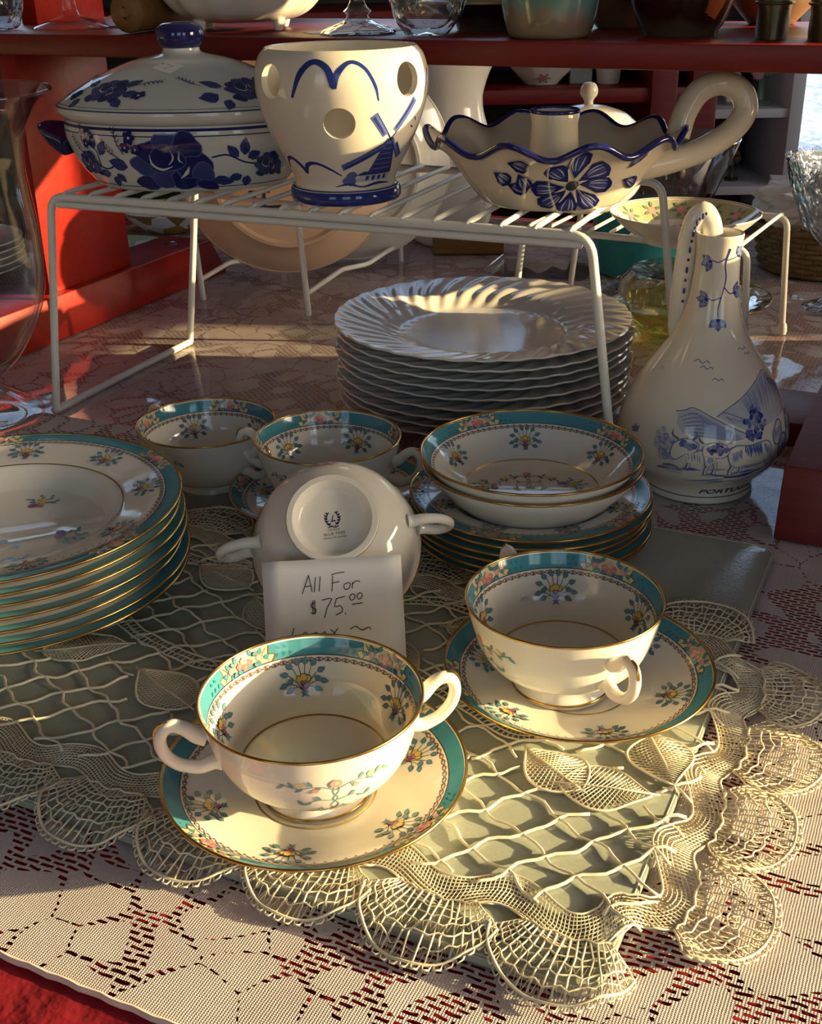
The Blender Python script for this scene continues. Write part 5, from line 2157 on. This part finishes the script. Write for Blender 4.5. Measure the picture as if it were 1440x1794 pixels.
t = thing('wooden_roller', 'brown wooden rolling pin end lying on the shelf', 'rolling pin', (0, 0, 0))
dr = Vector((.30, .95, 0)).normalized()
p0 = Vector((-.2350, 1.0850, SZ + .0165))
tube('barrel', [p0 + dr * q for q in (0, .002, .12, .122)], [.0150, .0163, .0163, .0150], 'brown_wood', t, 28)
tube('handle', [p0 + dr * q for q in (-.001, -.004, .0)], [.006, .004, .006], 'brown_wood', t, 16)
tube('handle', [p0 + dr * q for q in (.122, .13, .15, .155)], [.006, .0075, .007, .003], 'brown_wood', t, 16)

# fluted cream bowl on small feet
t = thing('footed_bowl', 'cream fluted oval bowl on small feet, on the shelf behind the casserole', 'bowl', on_shelf(-.1400, 1.1180))
flute = lambda r, z, a: (r * (1 + .035 * max(0, (r - .03) / .045) * math.cos(14 * a)), z, a)
lathe('bowl', spline([(0, .007), (.035, .007), (.055, .013), (.068, .026), (.077, .042)], 6) + spline([(.075, .043), (.066, .029), (.053, .016), (.03, .011), (0, .011)], 5), 'white_body', t, 112, flute)
for a in (40, 140, 220, 320):
    o = lathe('foot', [(0, 0), (.0032, .0004), (.0046, .004), (.0060, .010), (0, .012)], 'white_body', t, 16)
    o.location = (.044 * math.cos(R(a)), .044 * math.sin(R(a)), 0)

# crystal candlestick, card, crystal basket
t = thing('crystal_candlestick', 'clear glass candlestick with round foot behind the pierced pot', 'candlestick', on_shelf(-.0360, 1.0250))
lathe('foot', [(0, .001), (.030, 0), (.0315, .0015), (.030, .003), (.018, .0075), (.010, .011), (.0085, .014)], 'crystal', t, 40)
lathe('stem', [(.0085, .014), (.0115, .017), (.008, .020), (.0060, .024), (.0058, .060), (.010, .066), (.012, .080), (.010, .081), (.009, .07), (0, .07)], 'crystal', t, 24)
for i, (p, ang, lab) in enumerate((((-.058, 1.052), 20, 'small white card lying on the shelf left of the glass candlestick'), ((-.015, 1.075), -8, 'small white card lying on the shelf right of the glass candlestick'))):
    o = box('label_card', -.022, .022, -.014, .014, 0, .0004, 'paper')
    o.location = (*p, SZ + i * .00005)
    o.rotation_euler[2] = R(ang)
    tag(o, lab, 'card', 'cards on the shelf')
t = thing('crystal_basket', 'ruffled clear crystal basket on the shelf above the pierced pot', 'basket', on_shelf(.0190, .9830))
ruf = lambda r, z, a: (r * (1 + .22 * max(0, (z - .012) / .035) * math.cos(5 * a)), z + .25 * max(0, z - .015) * math.cos(5 * a + 1), a)
lathe('bowl', spline([(0, .003), (.014, .001), (.018, .003), (.026, .014), (.031, .030), (.036, .046)], 5) + spline([(.034, .047), (.028, .030), (.022, .015), (.012, .006), (0, .006)], 5), 'crystal', t, 100, ruf)
tube('handle', spline([(-.034, 0, .044), (-.030, 0, .075), (0, 0, .098), (.030, 0, .075), (.034, 0, .044)], 8), .003, 'crystal', t, 10)

t = thing('brown_dish', 'shallow dark brown pottery dish at the back of the shelf', 'dish', on_shelf(.0700, 1.0520))
lathe('dish', [(0, .004), (.020, .004), (.022, .0), (.024, .0), (.026, .006), (.045, .016), (.055, .021), (.054, .023), (.042, .019), (.02, .008), (0, .008)], 'brown_glaze', t, 56)
ring('rim', .0545, .022, .0012, 'brass_label', t, 56)


def pot(name, label, x, y, prof, mat, n=56, rim=None, spin=0):
    t = thing(name, label, 'pot', on_shelf(x, y), R(spin))
    lathe('body', prof, mat, t, n)
    r_, z_ = rim
    ring('rim', r_, z_, .0016, mat, t, n)
    return t


pot('glazed_pot', 'blue-green glazed pottery pot with bare grey base on the shelf', .1100, .9450,
    [(0, .001), (.028, 0), (.0305, .002)] + spline([(.0305, .002), (.0345, .014), (.0375, .034), (.0365, .060), (.031, .078)], 5)[1:] + [(.0285, .078), (.033, .058), (.033, .03), (.026, .008), (0, .006)], 'green_glaze', rim=(.0297, .078))
pot('glazed_pot', 'dark brown drip-glazed pottery pot on the shelf', .2085, .9480,
    [(0, .001), (.0275, 0), (.0285, .003)] + spline([(.0285, .003), (.0335, .012), (.0395, .030), (.0400, .052), (.034, .072)], 5)[1:] + [(.0315, .072), (.036, .052), (.035, .03), (.026, .010), (0, .008)], 'brown_glaze', rim=(.0327, .072))
pot('pottery_bowl', 'tan pottery bowl partly hidden behind the dark brown pot', .1830, 1.0400,
    [(0, .001), (.022, 0), (.024, .002), (.036, .018), (.042, .040), (.044, .052), (.042, .0525), (.038, .036), (.02, .008), (0, .007)], 'tan_glaze', rim=(.043, .0525))
pot('pottery_bowl', 'reddish brown pottery pot near the right end of the shelf', .3080, 1.0560,
    [(0, .001), (.018, 0), (.020, .002), (.033, .016), (.040, .036), (.038, .056), (.036, .0565), (.036, .036), (.02, .008), (0, .007)], 'tan_glaze', rim=(.037, .0565))


def boot(label, x, y, rz):
    """little cast metal boot: sole with heel, foot and a flared shaft"""
    t = thing('metal_boot', label, 'ornament', on_shelf(x, y), rz, 'little metal boots on the shelf')
    rows = [(.0000, .030, .011, .010), (.004, .030, .0115, .010), (.010, .028, .0115, .009), (.017, .022, .0112, .004), (.024, .0170, .0125, -.001), (.040, .0140, .0125, -.003), (.058, .0140, .0128, -.003), (.074, .0150, .0136, -.003), (.0755, .0140, .0126, -.003), (.066, .010, .009, -.003)]
    vs, fs = [], []
    n = 24
    for z, a_, b_, cx_ in rows:
        for j in range(n):
            q = 2 * PI * j / n
            vs.append((cx_ + a_ * math.cos(q), b_ * math.sin(q), z))
    for i in range(len(rows) - 1):
        for j in range(n):
            k = (j + 1) % n
            fs.append((i * n + j, i * n + k, (i + 1) * n + k, (i + 1) * n + j))
    fs.append(tuple(reversed(range(n))))
    fs.append(tuple((len(rows) - 1) * n + j for j in range(n)))
    from_py('boot', vs, fs, 'dark_bronze', t, True, 50)
    tube('top_band', [(-.003 + .0152 * math.cos(2 * PI * i / 30), .0138 * math.sin(2 * PI * i / 30), .0735) for i in range(30)], .0014, 'dark_bronze', t, 6, True)
    tube('ankle_strap', [(-.001 + .0172 * math.cos(2 * PI * i / 30), .0128 * math.sin(2 * PI * i / 30), .0235) for i in range(30)], .0011, 'dark_bronze', t, 6, True)
    return t


boot('dark cast metal boot on the shelf, the left one of the pair', .2620, .8930, R(75))
boot('dark cast metal boot on the shelf, the right one of the pair at the edge', .2900, .8620, R(75))

# ------------------------------------------------------------------ plates on a wire stand under the big rack
ws = thing('plate_stand', 'white wire plate stand behind the tall rack', 'rack', (0, 0, 0))
for a, b, top in (((-.236, 1.331), (-.158, 1.495), .13), ((-.109, 1.259), (-.007, 1.500), .15)):
    A, B = Vector((*a, 0)), Vector((*b, 0))
    d = (B - A)
    up = Vector((0, 0, 1))
    tube('upright', bend([A, A - d * .06 + up * top]), .0034, 'white_wire', ws, 8)
    tube('rail', bend([A + up * .024, A + d * .34 + up * .030, A + d * .60 + up * .020, B + up * .024]), .0030, 'white_wire', ws, 8)
    tube('leg', bend([B, B + up * .026]), .0030, 'white_wire', ws, 8)
A, B = Vector((-.236, 1.331, .120)), Vector((-.109, 1.259, .120))
tube('cross_bar', [A - (B - A) * .02, B + (B - A) * .02], .0026, 'white_wire', ws, 8)
GPL = 'plates leaning on the wire stand'
PLP = [(0, .006), (.079, .006), (.082, .002), (.086, .002), (.089, .008), (.102, .014), (.125, .026), (.126, .0275), (.102, .0180), (.085, .0108), (0, .0098)]


def lean_plate(label, c, nrm_, mat, marks=False, k=1.0):
    t = thing('leaning_plate', label, 'plate', c, 0, GPL)
    zc_ = -Vector(nrm_).normalized()
    t.rotation_euler = zc_.to_track_quat('Z', 'Y').to_euler()
    lathe('plate', [(r * k, z * k) for r, z in PLP], mat, t, 80)
    ring('rim_edge', .1256 * k, .0268 * k, .0012, mat, t, 80)
    return t


pp = lean_plate('large peach-coloured plate leaning with its underside forward behind the rack', (-.1330, 1.3650, .1330), (.10, -.93, -.12), 'peach')
lean_plate('greyish white plate leaning behind the peach-coloured plate', (-.0640, 1.4420, .1260), (.02, -.96, -.10), 'white_body', k=.96)
M_ = pp.rotation_euler.to_matrix()
exl, eyl = M_.inverted() @ Vector((1, 0, 0)), M_.inverted() @ Vector((0, 0, 1))
exl.z = eyl.z = 0
exl.normalize()
eyl = (eyl - exl * eyl.dot(exl)).normalized()
mk = Art()
mk.stroke([(-6, -7), (-9, -3), (-6, -.5), (-3, -3), (0, -.5), (3, -3), (0, -7.5), (-6, -7)], .9, 'ink')
for x0, x1, y in ((-22, -3, 12), (-24, 14, 3), (-22, 2, 21)):
    mk.poly([(x0, y), (x1, y - 1), (x1, y + 2.4), (x0, y + 2.6)], 'ink')
mk.poly([(-18, 3), (-14, 3), (-14, 22), (-18, 22)], 'ink')
mk.poly([(-7, 3), (-3, 3), (-3, 22), (-7, 22)], 'ink')
exl2 = exl if (exl.cross(eyl)).z < 0 else -exl
mk.build('black_marking', lambda x, y, off: Vector((0, 0, .0058 - off)) + exl * ((x - 24) / 1000) + eyl * ((y - 41) / 1000), pp, 4.0)

# ------------------------------------------------------------------ things further back on the table
o = box('wood_block', -.047, .047, -.022, .022, 0, .030, 'brown_wood', None, .003)
o.location = (.0820, 1.5500, .0002)
o.rotation_euler[2] = R(-2)
tag(o, 'small brown wooden block on the table behind the plate stack', 'block')

t = thing('clear_tray', 'flat clear plastic tray beside the wooden block', 'tray', (.1700, 1.4400, .0002), R(-20))
prism('base', rrect(-.060, .060, -.045, .045, .015), 0, .0015, 'clear_glass', t)
tube('rim', [(x, y, .007) for x, y in rrect(-.063, .063, -.048, .048, .016)], .0014, 'clear_glass', t, 6, True)

t = thing('cream_pitcher', 'tall glossy cream pitcher standing under the shelf behind the pierced pot', 'pitcher', (.0580, 1.6100, .0002), R(10))
pf = spline([(.040, .0), (.050, .010), (.060, .045), (.064, .090), (.055, .140), (.046, .175), (.047, .205), (.056, .240), (.060, .262)], 6)
spout = lambda r, z, a: (r * (1 + .35 * max(0, math.cos(a)) ** 6 * max(0, (z - .19) / .07)), z + .012 * max(0, math.cos(a)) ** 4 * max(0, (z - .19) / .07), a)
lathe('body', [(0, .002)] + pf + [(r - .004, z) for r, z in reversed(pf)][:-1] + [(0, .012)], 'white_body', t, 72, spout)
tube('handle', spline([(-.046, 0, .235), (-.075, 0, .245), (-.098, 0, .210), (-.092, 0, .150), (-.058, 0, .110)], 8), .007, 'white_body', t, 12)

t = thing('glass_bowl', 'large flared glass bowl, clear above and turquoise below', 'bowl', (.2960, 1.4350, .0002))
thin_glass('smoke_glass', (.66, .72, .76), 3.5)
plain('turquoise', (.025, .30, .33), .12, noise=.12, nscale=20)
lathe('upper_wall', [(.0690, .078), (.0990, .1560), (.0985, .1572), (.0970, .1560), (.0665, .078)], 'smoke_glass', t, 80)
lathe('lower_wall', [(0, .002), (.060, 0), (.064, .003), (.066, .030), (.0690, .078), (.0665, .078), (.063, .032), (.06, .01), (0, .008)], 'turquoise', t, 80)
ring('rim', .0985, .1566, .0011, 'clear_glass', t, 80)

# lower wire rack with the flower plate and the white pot
r2 = thing('wire_rack', 'low white wire rack behind the jug, carrying a flowered plate', 'rack', (0, 0, 0))
LA, LB = Vector((.870, -.493, 0)).normalized(), Vector((.493, .870, 0)).normalized()
LO = Vector((.3010, 1.0290, 0))
LW, LD, LH = .215, .152, .1205


def LP(a, b, z):
    return LO - LA * (LW - a) + LB * b + Vector((0, 0, z))


for b in (0, LD):
    tube('rail', bend([LP(-.012, b, .003), LP(0, b, LH - .003), LP(LW, b, LH - .003), LP(LW + .008, b, .003)], .011, 5), .0032, 'white_wire', r2, 8)
    for a in (-.012, LW + .008):
        o = lathe('foot_cap', [(0, 0), (.0042, .0003), (.0050, .004), (.0042, .010), (.0030, .012)], 'white_wire', r2, 14)
        o.location = LP(a, b, 0)
for i in range(11):
    a = .006 + (LW - .012) * i / 10
    tube('wire', [LP(a, -.002, LH - .001), LP(a, .004, LH + .0005), LP(a, LD - .004, LH + .0005), LP(a, LD + .002, LH - .001)], .0019, 'white_wire', r2, 6)
LZ = LH + .0005 + .0019

fp = thing('flower_plate', 'shallow cream bowl painted with pink flowers on the low wire rack', 'plate', (.2470, 1.0460, LZ), R(-10))
FT = [(0, .0060), (.034, .0062)] + spline([(.034, .0062), (.045, .0105), (.056, .0180), (.0640, .0250), (.0655, .0262)], 5)[1:]
lathe('dish', [(0, .0025), (.030, .0022), (.032, 0), (.035, 0), (.0365, .003), (.050, .0105), (.060, .0190), (.0660, .0250)] + FT[::-1], 'white_body', fp, 72)
SFP = Surf(FT, -1)
band_line('dark_line', SFP, SFP.L[-1] - .0015, .0006, 'line_brown', fp)
plain('sage', (.46, .45, .27), .12, noise=.3, nscale=120)
band_fill('sage_band', SFP, SFP.s_at_r(.044), SFP.L[-1] - .003, 'sage', fp)
fa = Art()
for k in range(5):
    fa.disc(2.4 * math.cos(k * 1.257), 2.4 * math.sin(k * 1.257), 2.2, 'pale_pink', 8, 'pink', .3)
fa.disc(0, 0, 1.2, 'yellow', 7)
for d in (20, 75, 140, 200, 260, 320):
    fa.leaf(4.4 * math.cos(R(d)), 4.4 * math.sin(R(d)), 6, 2.8, R(d), 'leaf_green', 'line_brown', .3)
for i in range(12):
    fa.build('painted_flower', on_surf(SFP, R(30 * i), .057, 1, R(50 * i)), fp, 3.0, .0003)
for i in range(5):
    fa.build('painted_flower', on_surf(SFP, R(72 * i + 20), .026, 1, R(80 * i)), fp, 3.0)

wp = thing('lidded_pot', 'white lidded pot with round knob behind the candle holder', 'pot', (.1800, 1.1980, LZ), 0)
lathe('body', [(0, .002), (.030, .0), (.034, .002)] + spline([(.034, .002), (.052, .018), (.060, .042), (.056, .066), (.046, .080)], 5)[1:] + [(.043, .080), (.052, .06), (.05, .03), (0, .006)], 'white_body', wp, 64)
ldw = lathe('lid', [(.047, .0795), (.049, .082)] + spline([(.049, .082), (.036, .092), (.018, .098), (.006, .100)], 5)[1:] + [(0, .100)], 'white_body', wp, 56)
lathe('knob', spline([(.0045, .099), (.0048, .104), (.0082, .109), (.0082, .115), (.005, .1195), (0, .1205)], 4), 'white_body', ldw, 28)

# amber dish with an olive glass plate over it
t = thing('amber_dish', 'yellow amber pressed-glass bowl under the low rack', 'bowl', (.2720, 1.1500, .0002))
rib = lambda r, z, a: (r * (1 + .012 * math.cos(24 * a)), z, a)
lathe('bowl', [(0, .002), (.034, 0), (.038, .002), (.054, .016), (.062, .036), (.0605, .0368), (.050, .018), (.03, .006), (0, .005)], 'amber_glass', t, 96, rib)
ring('rim', .0613, .0364, .0014, 'amber_glass', t, 72)
t = thing('olive_dish', 'pale olive glass dish with wide flared rim on the amber bowl', 'bowl', (.2750, 1.1560, .0376))
lathe('dish', [(.030, .022), (.036, .026), (.050, .030), (.058, .020), (.0605, .006), (.070, .001), (.088, .006), (.089, .0072), (.070, .0028), (.062, .008), (.059, .022), (.050, .032), (.034, .029), (0, .026)], 'olive_glass', t, 96, rib)
ring('rim', .0888, .0068, .0011, 'amber_glass', t, 96)

# wicker basket with white tissue, cut-glass compote
bs = thing('wicker_basket', 'brown woven wicker basket at the right edge behind the racks', 'basket', (.5250, 1.4300, .0002))
for i in range(9):
    z = .004 + .0062 * i
    rr = .078 + .010 * i / 8
    n = 72
    pts = [((rr + .0022 * math.cos(18 * 2 * PI * j / n + PI * (i % 2))) * 1.1 * math.cos(2 * PI * j / n), (rr + .0022 * math.cos(18 * 2 * PI * j / n + PI * (i % 2))) * math.sin(2 * PI * j / n), z) for j in range(n)]
    tube('cane', pts, .0031, 'wicker', bs, 6, True)
for j in range(36):
    a = 2 * PI * j / 36
    tube('stake', [(.078 * 1.1 * math.cos(a), .078 * math.sin(a), .001), (.0885 * 1.1 * math.cos(a), .0885 * math.sin(a), .058)], .0018, 'wicker', bs, 5)
lathe('bottom', [(0, .003), (.078, .003), (.078, .001), (0, .001)], 'wicker', bs, 40, xf=lambda x, y, z: (x * 1.1, y, z))
bm = bmesh.new()
bmesh.ops.create_icosphere(bm, subdivisions=4, radius=1)
for v in bm.verts:
    n_ = noise.fractal(v.co * 2.2, 1.0, 2.0, 4) * .30 + abs(noise.noise(v.co * 3.1)) * .25
    k = .92 + n_
    v.co = Vector((v.co.x * .086 * k, v.co.y * .074 * k, max(-.6, v.co.z) * .036 * k))
o = from_bm('tissue_paper', bm, 'paper', None, True, 18)
o.location = (.5150, 1.4280, .0780)
tag(o, 'crumpled white tissue paper lying in the wicker basket', 'paper')

t = thing('cut_glass_compote', 'cut crystal compote dish at the right edge in front of the basket', 'dish', (.4680, 1.2450, .0002))
fac = lambda r, z, a: (r * (1 + .03 * abs(math.cos(10 * a))), z + .002 * math.cos(20 * a) * (z > .15), a)
lathe('bowl', [(.006, .062), (.022, .066), (.045, .090), (.060, .125), (.070, .160), (.068, .1605), (.056, .126), (.040, .094), (.018, .072), (0, .070)], 'crystal', t, 120, fac)
lathe('stem', [(0, .002), (.034, 0), (.036, .002), (.020, .008), (.008, .016), (.006, .040), (.009, .050), (.006, .062)], 'crystal', t, 48)

# second small rack and a black bottle by the window
t = thing('small_rack', 'small white wire rack at the back right near the window', 'rack', (.585, 1.63, .0002), R(-20))
for a in (0, .15):
    tube('rail', bend([(a, 0, .003), (a, 0, .085), (a, .16, .085), (a, .16, .003)], .01), .003, 'white_wire', t, 8)
for i in range(12):
    tube('wire', [(0, .006 + .0135 * i, .087), (.15, .006 + .0135 * i, .087)], .0016, 'white_wire', t, 6)
t = thing('black_bottle', 'black bottle standing on the small rack at the back right', 'bottle', (.680, 1.655, .0888))
lathe('body', [(0, .001), (.020, 0), (.022, .003), (.022, .060), (.016, .074), (.008, .082), (.0075, .105), (.009, .106), (.009, .112), (0, .112)], 'black', t, 32)
ring('neck_ring', .0082, .1000, .0012, 'brass_label', t, 24)

# glass plates at the back left
def glass_plate(label, x, y, z, r_, mat, h=.018):
    t = thing('art_glass_plate', label, 'plate', (x, y, z), 0, 'coloured glass dishes at the back left')
    lathe('dish', [(0, .004), (r_ * .45, .003), (r_ * .5, 0), (r_ * .55, .002), (r_ * .8, h * .5), (r_, h), (r_ * .99, h + .0015), (r_ * .78, h * .5 + .003), (r_ * .5, .0055), (0, .0055)], mat, t, 56)
    ring('rim', r_, h + .0006, .0012, 'clear_glass', t, 56)


glass_plate('green and blue patterned glass plate behind the left shelf foot', -.3800, 1.5200, .0002, .075, 'mosaic_green')
glass_plate('amber patterned glass bowl further back at the left', -.3420, 1.7200, .0002, .070, 'mosaic_amber', .030)
for i in range(5):
    t = thing('stacked_plate', 'pale plate, %s of a stack of five behind the tall glass vase' % ['bottom', 'second from bottom', 'middle', 'second from top', 'top'][i], 'plate', (-.5750, 1.4600, .0002 + i * .008), 0, 'pale plates behind the glass vase')
    lathe('dish', [(0, .003), (.055, .002), (.058, 0), (.062, 0), (.066, .004), (.095, .014), (.0945, .0158), (.065, .007), (0, .0055)], 'white_china', t, 56)
    ring('rim', .0948, .0150, .001, 'white_china', t, 48)

# ------------------------------------------------------------------ things on the far shelves
BSZ = FL + .875 + .025 + .0003
t = thing('scalloped_bowl', 'white scalloped bowl with a red flower on the far red shelf', 'bowl', (.2480, 2.2350, BSZ))
scal = lambda r, z, a: (r * (1 + .05 * max(0, (z - .01) / .04) * math.cos(8 * a)), z + .14 * max(0, z - .012) * math.cos(8 * a), a)
lathe('bowl', spline([(0, .002), (.026, 0), (.034, .006), (.052, .024), (.070, .044)], 5) + spline([(.068, .045), (.050, .027), (.03, .009), (0, .006)], 5), 'white_china', t, 96, scal)
sfb_ = Surf(spline([(.026, 0), (.034, .006), (.052, .024), (.070, .044)], 5), 1)
fb = Art()
for k in range(7):
    fb.disc(4.5 * math.cos(k * .9), 4.5 * math.sin(k * .9), 3.2, 'pink', 8)
for d in (0, 60, 120, 180, 240, 300):
    fb.leaf(7 * math.cos(R(d)), 7 * math.sin(R(d)), 7, 3.4, R(d), 'leaf_green')
fb.build('painted_flower', on_surf(sfb_, R(-90), .022, 1), t, 3.0, .0015)
for x, lab in ((.3680, 'white cup with sprigs on the far red shelf, beside the grey box'), (.1050, 'white cup on the far red shelf, left of the scalloped bowl')):
    t = thing('white_cup', lab, 'cup', (x, 2.2300, BSZ), 0, 'cups on the far shelf')
    lathe('body', [(0, .001), (.019, 0), (.0205, .002), (.0255, .050), (.0245, .0505), (.019, .006), (0, .005)], 'white_china', t, 40)
    sfu = Surf([(.0205, .002), (.0255, .050)], 1)
    for q in range(4):
        u_ = Art()
        for d in (30, 90, 150):
            u_.leaf(0, 0, 6, 2.6, R(d), 'leaf_green')
        u_.build('sprig', on_surf(sfu, R(-140 + 40 * q), .028 + .006 * (q % 2), 1), t, 3.0, .0006)
o = box('grey_box', -.020, .020, -.014, .014, 0, .042, 'book_grey', None, .002)
o.location = (.3190, 2.2400, BSZ)
tag(o, 'small grey patterned box between the bowl and cup on the far shelf', 'box')

WSZ = FL + .832 + .0003


def figurine(label, x, y, z, h, mat, mat2, hat):
    t = thing('figurine', label, 'ornament', (x, y, z), 0, 'ornaments in the white bookcase')
    lathe('base', [(0, 0), (h * .24, 0), (h * .25, h * .06), (h * .20, h * .09), (0, h * .09)], mat2, t, 24)
    if hat:
        lathe('trunk', [(h * .10, h * .08), (h * .07, h * .3), (h * .08, h * .52)], mat2, t, 16)
        for i, (a, zz) in enumerate(((0, .72), (1.3, .64), (2.6, .70), (3.9, .62), (5.2, .68), (.7, .85), (2.9, .86))):
            vs_, fs_, _ = lathe_data([(0, -h * .14), (h * .10, -h * .10), (h * .145, 0), (h * .10, h * .10), (0, h * .14)], 12)
            o = from_py('blossom', vs_, fs_, mat if i % 2 else mat2, t, True)
            o.location = (h * .15 * math.cos(a), h * .15 * math.sin(a), h * zz)
    else:
        box('cottage', -h * .2, h * .2, -h * .14, h * .14, h * .09, h * .5, mat, t, .001)
        bm = bmesh.new()
        A = [bm.verts.new((sx * h * .27, sy * h * .2, h * .48)) for sx, sy in ((-1, -1), (1, -1), (1, 1), (-1, 1))]
        B = [bm.verts.new((0, sy * h * .2, h * .95)) for sy in (-1, 1)]
        for f in ((A[0], A[3], A[2], A[1]), (A[0], A[1], B[0]), (A[2], A[3], B[1]), (A[1], A[2], B[1], B[0]), (A[3], A[0], B[0], B[1])):
            bm.faces.new(f)
        from_bm('roof', bm, mat2, t, False)
        box('door', -h * .05, h * .05, -h * .15, -h * .14, h * .09, h * .32, mat2, t)


figurine('little white cottage ornament in the white bookcase', .6580, 2.4600, WSZ, .075, 'white_china', 'book_grey', False)
figurine('flower posy ornament in the white bookcase, right of the cottage', .7120, 2.4600, WSZ, .095, 'pale_pink', 'leaf_green', True)
figurine('dark posy ornament on the lower shelf of the white bookcase', .6700, 2.4600, FL + .685 + .0003, .060, 'line_brown', 'dark_bronze', True)
